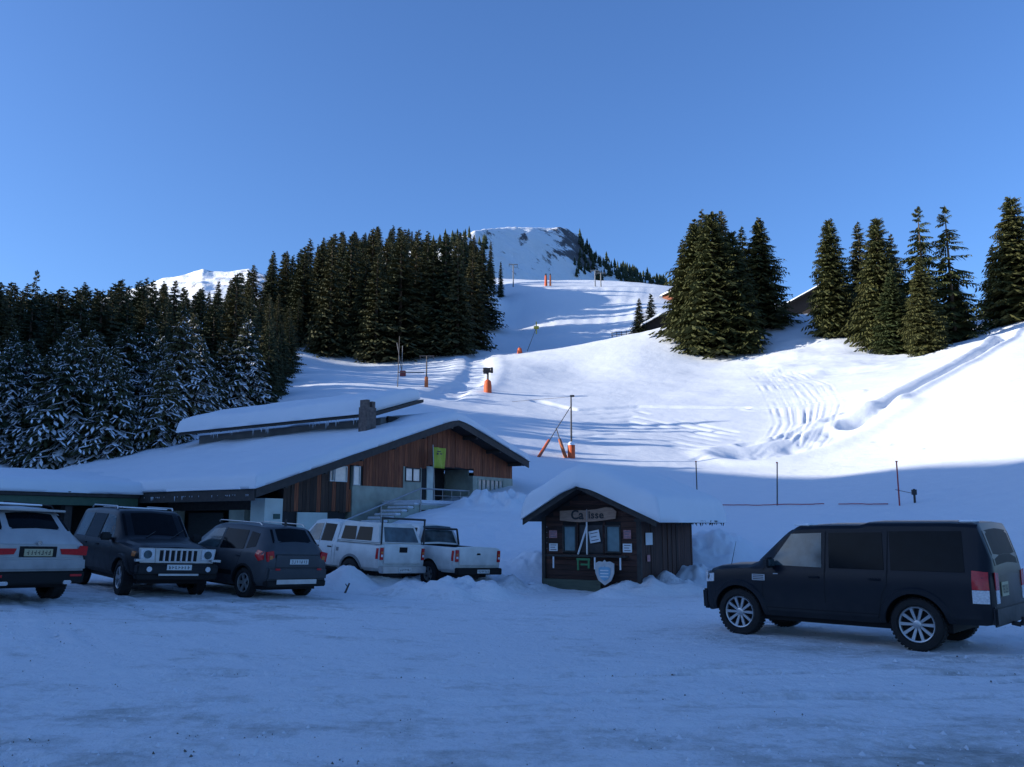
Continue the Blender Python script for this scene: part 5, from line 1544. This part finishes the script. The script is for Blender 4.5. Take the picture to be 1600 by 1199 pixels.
for sd in (1, -1):
    c.side('front_window', [(.78, 1.03), (.35, 1.44), (-.10, 1.47), (-.12, 1.02)], M_GLASSL, side=sd)
    c.side('rear_window', [(-.20, 1.02), (-.18, 1.47), (-1.02, 1.46), (-1.12, 1.05)], M_GLASS, side=sd)
    c.side('quarter_window', [(-1.2, 1.07), (-1.14, 1.44), (-1.45, 1.40), (-1.52, 1.12)], M_GLASS, side=sd)
    c.gap([[(.85, .34), (.84, 1.0)], [(-.16, .34), (-.16, 1.49)], [(-1.1, 1.0), (-1.0, .7), (-.86, .4)]], side=sd)
    c.side('tail_light', [(-1.93, .86), (-1.9, 1.02), (-1.66, 1.06), (-1.63, .93), (-1.78, .82)], M_RED, side=sd, off=.012)
    c.side('side_moulding', [(.8, .46), (.8, .56), (-.8, .56), (-.8, .46)], M_PLASTIC, side=sd, off=.01)
    MB().path([(.3, sd * .58, 1.60), (.25, sd * .58, 1.645), (-1.3, sd * .58, 1.635), (-1.4, sd * .58, 1.58)], .014).build('roof_rail', M_ALLOY, c.root)
    c.face('tail_light', [(sd * .60, .80), (sd * .80, .82), (sd * .83, 1.02), (sd * .66, 1.05)], -1.965, M_RED, -.05)
    c.face('indicator', [(sd * .66, .86), (sd * .75, .86), (sd * .76, .94), (sd * .68, .95)], -2.016, M_AMBER, -.006)
    c.face('reflector', [(sd * .50, .64), (sd * .62, .64), (sd * .62, .68), (sd * .50, .68)], -2.085, M_RED, -.008)
c.top('windscreen', .5, 1.2, M_GLASS, inset=.05); c.top('tailgate_window', -1.63, -1.87, M_GLASS, inset=.06)
c.face('tailgate', [(-.62, .66), (.62, .66), (.60, .98), (-.60, .98)], -2.0, P_GREY, -.04, bevel=.02)
c.face('rear_bumper', [(-.82, .42), (.82, .42), (.80, .70), (-.80, .70)], -1.93, P_GREY, -.15, bevel=.04)
c.face('lower_bumper', [(-.80, .28), (.80, .28), (.80, .42), (-.80, .42)], -1.90, M_PLASTIC, -.17, bevel=.02)
c.face('skid_plate', [(-.52, .34), (.56, .34), (.56, .44), (-.52, .44)], -2.072, M_ALLOY, -.012, bevel=.004)
c.plate(-2.042, -.02, .82, w=.50, h=.11); c.mirror(.72, 1.03, P_GREY, size=(.1, .2, .14)); c.handle((-.1, -1.0), .90, P_GREY)
MB().box(-1.8, 1.8, -.7, .7, .2, .3).build('underbody', M_PLASTIC, c.root)
MB().box(-.02, .02, -.02, .02, 0, .16).build('aerial', M_BLACK, c.root).location = (-1.45, 0, 1.58)

# ---- silver car cut by the left edge, seen from behind
g = on_z(50, 944, .44)
ang = math.pi / 2 + R(57)
cx, cy = place((g.x, g.y), (-2.40, .0), ang)
z0, pt, rl_ = seat(cx, cy, ang, 2.93, 1.62)
st = [(-2.36, .50, .80, .95, .98, .76), (-2.33, .46, .88, 1.02, 1.10, .74), (-2.25, .44, .93, 1.08, 1.24, .72), (-2.16, .42, .95, 1.10, 1.34, .70), (-1.80, .38, .963, 1.10, 1.64, .64), (-1.55, .34, .966, 1.10, 1.71, .64), (-.6, .32, .966, 1.09, 1.765, .67), (.2, .32, .966, 1.08, 1.745, .67), (.5, .32, .965, 1.07, 1.68, .67), (1.25, .33, .96, 1.05, 1.20, .74), (1.4, .34, .955, 1.04, 1.13, .76), (2.1, .36, .92, .92, 1.0, .74), (2.36, .38, .86, .8, .88, .68), (2.45, .40, .78, .72, .78, .6)]
c = Car('silver_car', 'silver off road car seen from behind, cut off by the left edge of the picture', 'car', st, P_SILVER, (cx, cy, z0), ang, arch=((1.47, .43), (-1.46, .43)), wheel_r=.375, wheel_w=.27, pitch=pt, roll=rl_)
c.wheels(1.66, spokes=7, rim_r=.25); c.arches(M_PLASTIC, width=.07, proud=.02)
for sd in (1, -1):
    c.side('front_window', [(.86, 1.13), (.42, 1.60), (-.12, 1.63), (-.14, 1.12)], M_GLASS, side=sd)
    c.side('rear_window', [(-.22, 1.12), (-.2, 1.63), (-1.06, 1.62), (-1.2, 1.14)], M_GLASS, side=sd)
    c.side('quarter_window', [(-1.28, 1.15), (-1.16, 1.61), (-1.50, 1.57), (-1.66, 1.22)], M_GLASS, side=sd)
    c.gap([[(.95, .44), (.94, 1.08)], [(-.18, .44), (-.18, 1.65)], [(-1.2, 1.1), (-1.1, .8), (-.98, .48)]], side=sd)
    c.side('tail_light', [(-2.25, .94), (-2.22, 1.10), (-2.0, 1.12), (-1.96, 1.03), (-2.08, .95)], M_RED, side=sd, off=.012)
    c.face('tail_light', [(sd * .44, .90), (sd * .92, .88), (sd * .93, 1.05), (sd * .80, 1.06), (sd * .76, 1.0), (sd * .40, 1.0)], -2.335, M_RED, -.05)
    MB().path([(.35, sd * .62, 1.74), (.3, sd * .62, 1.80), (-1.5, sd * .61, 1.77), (-1.6, sd * .61, 1.70)], .016).build('roof_rail', M_PLASTIC, c.root)
    c.face('reflector', [(sd * .62, .50), (sd * .84, .50), (sd * .84, .54), (sd * .62, .54)], -2.43, M_RED, -.008)
    c.face('exhaust_pipe', [(sd * .50, .36), (sd * .66, .36), (sd * .66, .43), (sd * .50, .43)], -2.35, M_CHROME, -.1, bevel=.015)
c.top('windscreen', .55, 1.22, M_GLASS, inset=.05); c.top('tailgate_window', -1.84, -2.17, M_GLASS, inset=.05)
c.face('tailgate', [(-.74, .72), (.74, .72), (.74, 1.08), (-.74, 1.08)], -2.335, P_SILVER, -.03, bevel=.02)
c.face('rear_bumper', [(-.92, .60), (.92, .60), (.90, .84), (-.90, .84)], -2.25, P_SILVER, -.18, bevel=.04)
c.face('lower_bumper', [(-.91, .36), (.91, .36), (.92, .60), (-.92, .60)], -2.24, M_PLASTIC, -.18, bevel=.03)
c.face('plate_recess', [(-.34, .85), (.34, .85), (.34, 1.04), (-.34, 1.04)], -2.366, M_PLASTIC, -.008)
c.plate(-2.375, 0, .93, w=.52, h=.13, m=M_PLATEY); c.mirror(.8, 1.13, P_SILVER)
tb = MB().lathe([(.001, 0), (.045, 0), (.045, .012), (.001, .012)], axis='X', c=(-2.39, 0, 1.10), n=14).build('badge', M_CHROME, c.root)
MB().box(-2.1, 2.1, -.78, .78, .28, .40).build('underbody', M_PLASTIC, c.root)
MB().box(-1.95, -1.5, -.66, .66, 1.66, 1.70).build('roof_spoiler', P_SILVER, c.root, bevel=.012)
MB().box(-.4, .9, -.5, .5, 0, .03).build('roof_snow', M_CARSNOW, c.root, bevel=.013).location = (-1.0, 0, c.P(-1.0)[3] + .015)

# ---- black jeep-like car facing us
g = on_z(190, 935, .33)
hd = Vector((.68, -.73)); ang = math.atan2(hd.y, hd.x)
cx, cy = place((g.x, g.y), (1.345, -.78), ang)
z0, pt, rl_ = seat(cx, cy, ang, 2.69, 1.55)
st = [(-2.13, .50, .84, 1.06, 1.08, .80), (-2.11, .46, .89, 1.08, 1.30, .76), (-2.04, .44, .905, 1.08, 1.66, .70), (-1.98, .42, .91, 1.08, 1.745, .69), (-1.2, .38, .92, 1.08, 1.78, .70), (.1, .38, .92, 1.07, 1.77, .70), (.32, .38, .92, 1.07, 1.72, .70), (.86, .38, .915, 1.08, 1.22, .74), (1.0, .38, .91, 1.07, 1.15, .74), (1.8, .44, .88, .98, 1.09, .70), (2.04, .46, .84, .92, 1.02, .66), (2.10, .48, .80, .84, .92, .62)]
c = Car('jeep', 'black boxy off road car with bright seven slot grille facing the viewer', 'car', st, P_BLACK, (cx, cy, z0), ang, arch=((1.345, .42), (-1.345, .42)), wheel_r=.365, wheel_w=.235, pitch=pt, roll=rl_)
c.wheels(1.58, spokes=5, rim_r=.235, steer=R(-4)); c.arches(P_BLACK, width=.09, proud=.045)
for sd in (1, -1):
    c.side('front_window', [(.62, 1.13), (.26, 1.62), (-.20, 1.65), (-.22, 1.12)], M_GLASSL, side=sd)
    c.side('rear_window', [(-.30, 1.12), (-.28, 1.65), (-1.05, 1.65), (-1.10, 1.12)], M_GLASS, side=sd)
    c.side('quarter_window', [(-1.2, 1.12), (-1.16, 1.65), (-1.80, 1.64), (-1.88, 1.12)], M_GLASSL, side=sd)
    c.gap([[(.75, .48), (.74, 1.05)], [(-.26, .48), (-.26, 1.67)], [(-1.12, 1.67), (-1.1, 1.0), (-1.0, .75), (-.95, .5)]], side=sd)
    MB().path([(.0, sd * .62, 1.77), (-.05, sd * .62, 1.83), (-1.6, sd * .62, 1.83), (-1.7, sd * .62, 1.77)], .018).build('roof_rail', M_ALLOY, c.root)
    c.face('headlight', [(sd * .50, .78), (sd * .78, .79), (sd * .79, 1.0), (sd * .50, 1.0)], 2.09, M_CLEAR, .04, bevel=.01)
    c.face('headlight_ring', [(sd * .64 + .085 * math.cos(t), .89 + .085 * math.sin(t)) for t in np.linspace(0, 6.1, 14)], 2.131, M_GLASSL, .008)
    c.face('bumper_trim', [(sd * .70, .76), (sd * .90, .75), (sd * .90, .80), (sd * .70, .80)], 2.12, M_ALLOY, .1)
    c.face('fog_lamp', [(sd * .62 + .055 * math.cos(t), .60 + .055 * math.sin(t)) for t in np.linspace(0, 6.1, 12)], 2.245, M_CLEAR, .01)
    c.side('indicator', [(1.98, .84), (1.98, .94), (1.86, .94), (1.86, .84)], M_AMBER, side=sd, off=.012)
c.face('grille_surround', [(-.78, .72), (.78, .72), (.82, 1.02), (-.82, 1.02)], 2.075, M_ALLOY, .035, bevel=.008)
g_ = c.face('grille', [(-.47, .72), (.47, .72), (.49, 1.02), (-.49, 1.02)], 2.08, M_ALLOY, .05, bevel=.008)
for k in range(7):
    yy = -.36 + .12 * k
    c.face('slot', [(yy - .036, .76), (yy + .036, .76), (yy + .036, .98), (yy - .036, .98)], 2.1305, M_RUBGAP, .004, parent=g_)
    c.face('slot_frame', [(yy + .044, .75), (yy + .076, .75), (yy + .076, .99), (yy + .044, .99)], 2.131, M_CHROME, .014, parent=g_) if k < 6 else None
c.face('front_bumper', [(-.86, .50), (.86, .50), (.86, .70), (-.86, .70)], 2.05, P_BLACK, .19, bevel=.03)
c.face('lower_bumper', [(-.84, .38), (.84, .38), (.88, .50), (-.88, .50)], 2.03, M_PLASTIC, .17, bevel=.02)
c.face('skid_bar', [(-.42, .47), (.42, .47), (.42, .51), (-.42, .51)], 2.242, M_ALLOY, .012)
c.plate(2.244, 0, .64, w=.52, h=.11, d=1); c.mirror(.58, 1.15, P_BLACK); c.handle((-.18, -1.0), .98, P_BLACK)
c.top('windscreen', .36, .85, M_GLASS, inset=.05); c.top('tailgate_window', -2.04, -2.11, M_GLASS, inset=.08)
MB().box(-1.9, 1.9, -.72, .72, .28, .42).build('underbody', M_PLASTIC, c.root)
for k, yy in enumerate((-.28, .28)):
    MB().path([(.96, yy, 1.19), (.72, yy + .34, 1.36)], .008).build('wiper', M_BLACK, c.root)
MB().box(-.7, .7, -.5, .5, 0, .025).build('roof_snow', M_CARSNOW, c.root, bevel=.012).location = (-.7, 0, 1.795)

# ---- two white pick-ups
def pickup(px, py, zg, th, label, canopy, wlocal=(-1.475, .74)):
    cx, cy, ang = park(px, py, zg, wlocal, th)
    z0, pt, rl_ = seat(cx, cy, ang, 2.95, 1.5)
    st = [(-2.62, .50, .80, 1.10, 1.14, .79), (-2.60, .46, .835, 1.12, 1.16, .81), (-.80, .42, .85, 1.12, 1.16, .81), (-.70, .42, .855, 1.12, 1.60, .64), (-.62, .42, .855, 1.12, 1.70, .62), (.25, .42, .857, 1.10, 1.74, .64), (.42, .42, .857, 1.10, 1.70, .64), (.98, .42, .855, 1.10, 1.20, .72), (1.12, .42, .85, 1.09, 1.14, .73), (2.0, .44, .82, .98, 1.07, .72), (2.22, .46, .78, .90, 1.0, .68), (2.28, .48, .74, .84, .9, .62)]
    c = Car('pickup_truck', label, 'pick-up truck', st, P_WHITE, (cx, cy, z0 + .03), ang, arch=((1.475, .43), (-1.475, .43)), wheel_r=.365, wheel_w=.235, pitch=pt, roll=rl_,
            cuts=() if canopy else ((-2.54, -.84, -.74, .74, 1.10, 1.5),), group='white pick-up trucks')
    c.wheels(1.5, spokes=5, rim_r=.205, rim_m=M_GREYPL)
    for sd in (1, -1):
        c.side('front_window', [(.72, 1.15), (.36, 1.60), (.0, 1.63), (-.02, 1.15)], M_GLASSL, side=sd)
        c.side('rear_window', [(-.10, 1.15), (-.08, 1.63), (-.56, 1.62), (-.60, 1.15)], M_GLASS, side=sd)
        c.gap([[(.82, .5), (.82, 1.08)], [(-.06, .5), (-.06, 1.66)], [(-.66, 1.6), (-.68, .5)], [(-.80, 1.13), (-.80, .5)]], side=sd)
        l = c.face('tail_light', [(sd * .70, .76), (sd * .81, .76), (sd * .81, 1.08), (sd * .70, 1.08)], -2.62, M_RED, -.035, bevel=.008)
        c.face('reversing_lens', [(sd * .72, .84), (sd * .79, .84), (sd * .79, .90), (sd * .72, .90)], -2.656, M_CLEAR, -.004, parent=l)
        c.face('indicator_lens', [(sd * .72, .93), (sd * .79, .93), (sd * .79, .98), (sd * .72, .98)], -2.656, M_AMBER, -.004, parent=l)
        c.side('tail_light', [(-2.59, .78), (-2.59, 1.06), (-2.50, 1.06), (-2.50, .78)], M_RED, side=sd, off=.012)
        c.side('fuel_flap' if sd > 0 else 'side_marker', [(-.95, .9), (-.95, 1.0), (-.85, 1.0), (-.85, .9)], M_GREYPL, side=sd, off=.008, sub=1)
        c.side('step', [(.9, .40), (.9, .46), (-.9, .46), (-.9, .40)], M_PLASTIC, side=sd, off=.05)
        c.face('mud_flap', [(sd * .62, .16), (sd * .84, .16), (sd * .84, .48), (sd * .62, .48)], -1.95, M_PLASTIC, -.012)
    c.face('tailgate', [(-.68, .66), (.68, .66), (.69, 1.12), (-.69, 1.12)], -2.62, P_WHITE, -.03, bevel=.012)
    c.face('tailgate_handle', [(-.14, .96), (.14, .96), (.14, 1.10), (-.14, 1.10)] if canopy else [(-.07, .95), (.07, .95), (.05, 1.0), (-.05, 1.0)], -2.651, M_PLASTIC, -.012)
    c.face('rear_bumper', [(-.80, .42), (.80, .42), (.80, .60), (-.80, .60)], -2.60, M_ALLOY if canopy else M_PLASTIC, -.17, bevel=.02)
    c.plate(-2.772, .0 if canopy else -.1, .51, w=.44, h=.1)
    c.top('windscreen', .46, .96, M_GLASS, inset=.05); c.mirror(.68, 1.17, M_PLASTIC); c.handle((-.0, -.55), 1.0, M_PLASTIC)
    c.face('grille', [(-.5, .72), (.5, .72), (.5, .9), (-.5, .9)], 2.27, M_PLASTIC, .02)
    c.face('front_bumper', [(-.78, .44), (.78, .44), (.78, .68), (-.78, .68)], 2.2, P_WHITE, .14, bevel=.03)
    MB().box(-2.3, 2.0, -.6, .6, .32, .46).build('chassis', M_PLASTIC, c.root)
    t = MB().lathe([(.12, -.1), (.34, -.1), (.36, -.05), (.36, .05), (.34, .1), (.12, .1)], c=(-2.15, 0, .38), n=20).build('spare_wheel', M_TYRE, c.root, smooth=True)
    if canopy:
        c.arches(M_GREYPL, width=.07, proud=.03)
        # hard top over the load bed
        b = MB()
        prof = [(-2.60, 1.165, .80, .80), (-2.42, 1.66, .62, .62), (-2.3, 1.72, .60, .60), (-.78, 1.72, .60, .60), (-.76, 1.165, .81, .81)]
        vs = []
        rings = [(-2.60, .80, -2.44, .64), (-.78, .81, -.78, .64)]
        b.hexa([(-2.60, -.80, 1.165), (-.775, -.80, 1.165), (-.775, .80, 1.165), (-2.60, .80, 1.165), (-2.36, -.63, 1.72), (-.775, -.63, 1.72), (-.775, .63, 1.72), (-2.36, .63, 1.72)])
        ht = b.build('hard_top', P_WHITE, c.root, bevel=.05, smooth=True)
        def hy(z): return .80 - (z - 1.165) * .17 / .555
        for sd in (1, -1):
            for xa, xb in ((-2.18, -1.58), (-1.52, -.95)):
                MB().add([(xa - .04 * 1, sd * (hy(1.24) + .008), 1.24), (xb, sd * (hy(1.24) + .008), 1.24), (xb, sd * (hy(1.6) + .008), 1.6), (xa + .06, sd * (hy(1.6) + .008), 1.6)], [(0, 1, 2, 3)]).build('side_pane', M_GLASS, ht)
        def hx(z): return -2.60 + (z - 1.165) * .24 / .555
        MB().add([(hx(1.23) - .008, -.62, 1.23), (hx(1.23) - .008, .62, 1.23), (hx(1.62) - .008, .54, 1.62), (hx(1.62) - .008, -.54, 1.62)], [(0, 1, 2, 3)]).build('back_pane', M_GLASSL, ht)
        rk = MB()
        for yy in (-.78, .78):
            rk.tube((-2.62, yy, 1.17), (-2.60, yy, 1.86), .025)
        rk.tube((-2.60, -.80, 1.86), (-2.60, .80, 1.86), .028)
        rk.build('ladder_rack', M_BLACK, c.root)
    else:
        c.top('back_window', -.64, -.79, M_GLASSL, inset=.12)
        rk = MB().tube((-.86, -.7, 1.17), (-.86, -.6, 1.62), .03).tube((-.86, .7, 1.17), (-.86, .6, 1.62), .03).tube((-.86, -.6, 1.62), (-.86, .6, 1.62), .03)
        rk.build('roll_bar', M_BLACK, c.root)
    return c
pickup(548, 921, .12, 50, 'white pick-up truck with white hard top and black rear rack, next to the grey car', True)
pickup(672, 917, .12, 42, 'white pick-up truck with open load bed, the one nearer the ticket hut', False)
# ------------------------------------------------------------------ things on the slope
M_ORANGE = mat('orange_padding', (0.50, 0.085, 0.020), rough=0.7, var=0.15, scale=5)
M_ORANGED = mat('faded_orange_padding', (0.36, 0.10, 0.035), rough=0.8, var=0.25, scale=5)
M_REDPOLE = mat('red_pole', (0.30, 0.035, 0.04), rough=0.6)
M_POLE = mat('dark_pole', (0.05, 0.045, 0.045), rough=0.6, var=.2)
M_YELL = mat('yellow_paint', (0.45, 0.38, 0.04), rough=0.6)
def foot(px, py, Ya=24):
    g = ground_hit(px, py, Ya); g.z = hz(g.x, g.y); return g
def pt(px, py, Y): return at(px, py, Y)
# tall snow lance with two slanting padded stays
g = Vector((u_of(893, 727) * 62, 62, 0)); g.z = hz(g.x, g.y)
zt = EYE + tan_el(895, 618)[1] * 62
mast = empty('snow_lance', g, 0, 'tall dark mast with orange padded foot and white cap, right of the chalet', 'snow lance')
MB().tube((0, 0, 0), (0.02, 0, zt - g.z), .075, .05).build('mast', M_POLE, mast)
pz = EYE + tan_el(893, 692)[1] * 62 - g.z; pb = EYE + tan_el(893, 728)[1] * 62 - g.z
MB().lathe([(.001, min(-.1, pb)), (.20, pb - .02), (.27, pb + .12), (.27, pz - .15), (.2, pz)], n=16).build('padding', M_ORANGE, mast, smooth=True)
MB().lathe([(.275, pz - .18), (.26, pz - .05), (.14, pz + .06), (.001, pz + .08)], n=16).build('snow_cap', M_TWIGSNOW, mast, smooth=True)
MB().box(-.05, .26, -.05, .05, zt - g.z - .12, zt - g.z + .02).build('head', M_BLACK, mast)
def wpt(px, py, Y=62): return at(px, py, Y) - g
MB().tube((0, 0, zt - g.z - .8), wpt(871, 668), .03).build('stay', M_POLE, mast)
MB().tube((0, 0, zt - g.z - .1), wpt(800, 628, 70), .014).build('cable', M_POLE, mast)
b1 = empty('padded_post', at(829, 738, 60), 0, 'slanting orange padded post leaning right, between the chalet and the tall mast', 'padded post')
o_ = b1.location
MB().tube(at(858, 688, 62) - o_, at(832, 730, 60.2) - o_, .10, .13, n=12).build('padding', M_ORANGE, b1)
MB().tube(at(871, 668, 62) - o_, at(826, 742, 60) - o_, .03).build('post', M_POLE, b1)
b2 = empty('padded_post', at(888, 729, 61.6), 0, 'slanting orange padded post leaning left against the foot of the tall mast', 'padded post')
o_ = b2.location
MB().tube(at(874, 686, 62) - o_, at(886, 722, 61.7) - o_, .11, .15, n=12).build('padding', M_ORANGED, b2)
MB().tube(at(869, 669, 62) - o_, at(889, 732, 61.6) - o_, .035).build('post', M_POLE, b2)
# fan gun with orange foot
gg = Vector((u_of(762, 615) * 97, 97, 0)); gg.z = hz(gg.x, gg.y)
zz0 = EYE + tan_el(762, 616)[1] * 97 - gg.z; k = 97 / 1350
fg = empty('snow_gun', gg, 0, 'snow gun with black fan head on an orange padded base below the upper piste', 'snow gun')
MB().lathe([(.001, zz0 - .5), (.45, zz0 - .5), (.45, zz0 + .9), (.36, zz0 + 1.5), (.1, zz0 + 1.7)], n=14).build('padding', M_ORANGE, fg, smooth=True)
MB().tube((0, 0, zz0 + 1.6), (0, 0, zz0 + 2.6), .12).build('post', M_POLE, fg)
MB().lathe([(.26, -.55), (.30, -.5), (.30, .3), (.34, .35), (.34, .6), (.28, .6), (.1, .3), (.001, .3)], axis='X', n=16).build('fan_head', M_BLACK, fg, smooth=True).location = (0, 0, zz0 + 2.75)
MB().box(-.5, -.1, -.2, .2, 0, .3).build('motor_box', M_BLACK, fg).location = (0, 0, zz0 + 2.35)
# T-shaped lift post with padded foot
def post_thing(name, px, py, Y, label, cat):
    q = Vector((u_of(px, py) * Y, Y, 0)); q.z = hz(q.x, q.y)
    e = empty(name, q, 0, label, cat); return e, q, float(np.clip(EYE + tan_el(px, py)[1] * Y - q.z, -.3, .1))
e, q, zf = post_thing('lift_post', 666, 608, 98, 'T shaped drag lift post with padded foot in front of the wood', 'lift post')
H_ = 53 * 98 / 1350
MB().tube((0, 0, zf - .6), (0, 0, zf + H_), .10, .07).build('post', M_POLE, e)
MB().tube((0, 0, zf - .3), (0, 0, zf + 1.4), .24, .2, n=12).build('padding', M_ORANGED, e)
MB().tube((-.85, 0, zf + H_), (.85, 0, zf + H_), .06).build('crossbar', M_POLE, e)
for sx in (-.75, .75): MB().lathe([(.18, -.03), (.18, .03)], axis='X', c=(sx, 0, zf + H_ - .2), n=12).build('pulley', M_POLE, e)
# thin pole with leaning pair
e, q, zf = post_thing('marker_pole', 621, 606, 96, 'thin tall pole at the left end of the crossbar in front of the wood', 'pole')
MB().tube((0, 0, zf - .5), (.12, 0, zf + 5.9), .055, .035).build('pole', M_POLE, e)
MB().tube((0, 0, zf + 1.75), (3.0, 0, zf + 1.75), .05).build('rail', M_POLE, e)
e, q, zf = post_thing('crossed_poles', 630, 577, 112, 'pair of crossed poles standing over a small red box in front of the wood', 'poles')
MB().tube((0, 0, zf - .5), (-.9, 0, zf + 4.4), .06, .04).build('pole', M_GREYPL, e)
MB().tube((-.2, .1, zf - .5), (-.15, 0, zf + 4.0), .06, .04).build('pole', M_GREYPL, e)
MB().box(-.4, .35, -.3, .3, zf - .3, zf + .6).build('red_box', mat('dark_red_box', (.2, .03, .03)), e, bevel=.04)
# small orange box and yellow headed lance
e, q, zf = post_thing('orange_box', 812, 562, 142, 'small orange padded box on the crest of the lit slope', 'padded box')
MB().lathe([(.001, zf - .6), (.42, zf - .6), (.42, zf + .7), (.26, zf + 1.2), (.001, zf + 1.25)], n=10).build('padding', M_ORANGE, e)
MB().tube((0, 0, zf + 1.1), (0, 0, zf + 1.5), .06).build('cap', M_POLE, e)
e, q, zf = post_thing('snow_lance', 820, 548, 150, 'slanting snow lance with yellow head in front of the shaded upper piste', 'snow lance')
tp = at(838, 512, 150) - q
MB().tube((0, 0, zf - 1), tp, .07, .05).build('lance', M_GREYPL, e)
MB().tube(at(834, 512, 150) - q, at(842, 512, 150) - q, .28, n=8).build('head', M_YELL, e)
MB().tube(at(838, 503, 150) - q, at(838, 522, 150) - q, .1, n=8).build('nozzle_post', M_YELL, e)
# poles by the edge of the wood
for px, pb, pt_, lab in ((753, 549, 512, 'taller thin pole of the two at the right foot of the wood'), (760, 549, 517, 'shorter thin pole of the two at the right foot of the wood'), (717, 552, 530, 'pale leaning stick at the foot of the wood'),):
    e, q, zf = post_thing('piste_pole', px, pb, 156, lab, 'pole')
    MB().tube((0, 0, zf - .6), (0.2 if px == 717 else 0, 0, zf + (pb - pt_) * 156 / 1350), .09, .06).build('pole', M_GREYPL if px == 717 else M_POLE, e)
# padded pillars on the top of the piste and small lift pylons
for px, w, lab, mm_ in ((853, .5, 'left one of two orange pillars at the top of the piste', M_ORANGE), (860, .35, 'right one of two orange pillars at the top of the piste', M_ORANGED)):
    e, q, zf = post_thing('pillar', px, 451, 242, lab, 'padded pillar')
    MB().tube((0, 0, zf - .8), (0, 0, zf + 3.4), w, w * .6, n=10).build('padding', mm_, e)
    MB().box(-w * .5, w * .5, -.2, .2, zf + 3.4, zf + 3.9).build('head', M_POLE, e)
for px, h, lab in ((802, 7.0, 'thin lift pylon at the left end of the piste top'), (930, 5.0, 'left one of two pale lift pylons at the top of the piste'), (939, 4.4, 'right one of two pale lift pylons at the top of the piste')):
    e, q, zf = post_thing('lift_pylon', px, 450, 243, lab, 'lift pylon')
    MB().tube((0, 0, zf - 1), (0, 0, zf + h), .2, .14).build('mast', M_GREYPL, e)
    MB().tube((-1.3, 0, zf + h), (1.3, 0, zf + h), .13).build('crossbar', M_GREYPL, e)
    for sx in (-1.2, 1.2): MB().lathe([(.35, -.06), (.35, .06)], axis='X', c=(sx, 0, zf + h - .3), n=10).build('pulley', M_POLE, e)
# wooden fence by the brown hut
e, q, zf = post_thing('wooden_fence', 975, 516, 151, 'low snowy wooden fence left of the little brown hut', 'fence')
for kx in range(6): MB().box(-2.2 + kx * .85, -2.1 + kx * .85, -.05, .05, zf - .8, zf + .9 + .09 * kx).build('post', M_WOODDARK, e)
for zz_ in (.35, .75): MB().hexa([(-2.3, -.08, zf + zz_ - .08), (2.3, -.08, zf + zz_ + .3), (2.3, -.05, zf + zz_ + .3), (-2.3, -.05, zf + zz_ - .08), (-2.3, -.08, zf + zz_ + .04), (2.3, -.08, zf + zz_ + .42), (2.3, -.05, zf + zz_ + .42), (-2.3, -.05, zf + zz_ + .04)]).build('rail', M_WOODDARK, e)
# red net fence behind the hut: poles and slack rope
fence_pts = []
for px, pb, pt_, Y, m_, lab in ((1090, 796, 728, 47, M_POLE, 'dark fence pole rising behind the snow covered hut roof'), (1214, 796, 724, 42, M_POLE, 'leaning dark fence pole above the bonnet of the black car'), (1406, 795, 722, 37, M_REDPOLE, 'red fence pole on the snow slope above the black car')):
    e, q, zf = post_thing('fence_pole', px, pb, Y, lab, 'pole')
    L = (pb - pt_) * Y / 1350
    MB().tube((0, 0, min(zf, 0) - .3), (.12 if px == 1214 else 0, 0, zf + L), .035, .03).build('pole', m_, e)
    MB().tube((0.1 if px == 1214 else 0, 0, zf + L * .985), (.12 if px == 1214 else 0, 0, zf + L * 1.01), .05).build('cap', M_REDPOLE, e)
    fence_pts.append(at(px, 795, Y))
ne = empty('safety_net', fence_pts[0], 0, 'slack red safety net lying along the snow between the fence poles', 'net')
o_ = ne.location.copy()
rp = MB(); prev = None
for i in range(60):
    t_ = i / 59; px = 1120 + 268 * t_
    py = 794 + 3 * math.sin(t_ * 9) + (4 if .5 < t_ < .72 else 0) - 4 * math.exp(-((t_ - .78) / .05) ** 2)
    if .635 < t_ < .70:
        if prev is not None: rp.build('rope', M_REDPOLE, ne); rp = MB()
        prev = None; continue
    p = at(px, py, 44.0 - 6.5 * t_)
    p.z = hz(p.x, p.y) + .06
    if prev is not None: rp.tube(prev - o_, p - o_, .024, n=5, caps=False)
    prev = p
rp.build('rope', M_REDPOLE, ne)
e, q, zf = post_thing('water_hydrant', 1430, 792, 37, 'small black hydrant post with side arm on the shaded snow', 'hydrant')
MB().tube((0, 0, zf - .3), (0, 0, zf + .75), .05).build('post', M_BLACK, e)
MB().tube((0, 0, zf + .55), (-.8, 0, zf + .72), .012).build('arm', M_BLACK, e)
MB().box(-.09, .09, -.06, .06, zf + .5, zf + .72).build('head', M_BLACK, e)
# dark stick poking out of the ploughed snow in front of the white pick-ups
g5 = on_z(538, 926, .2)
e = empty('stick', (g5.x, g5.y, hz(g5.x, g5.y) - .05), 0, 'short dark stick poking out of the snow heap in front of the white pick-ups', 'stick')
MB().tube((0, 0, 0), (.12, 0, .28), .03, .02, n=7).tube((.08, 0, .18), (.02, .03, .26), .012, n=5).build('wood', M_POLE, e)
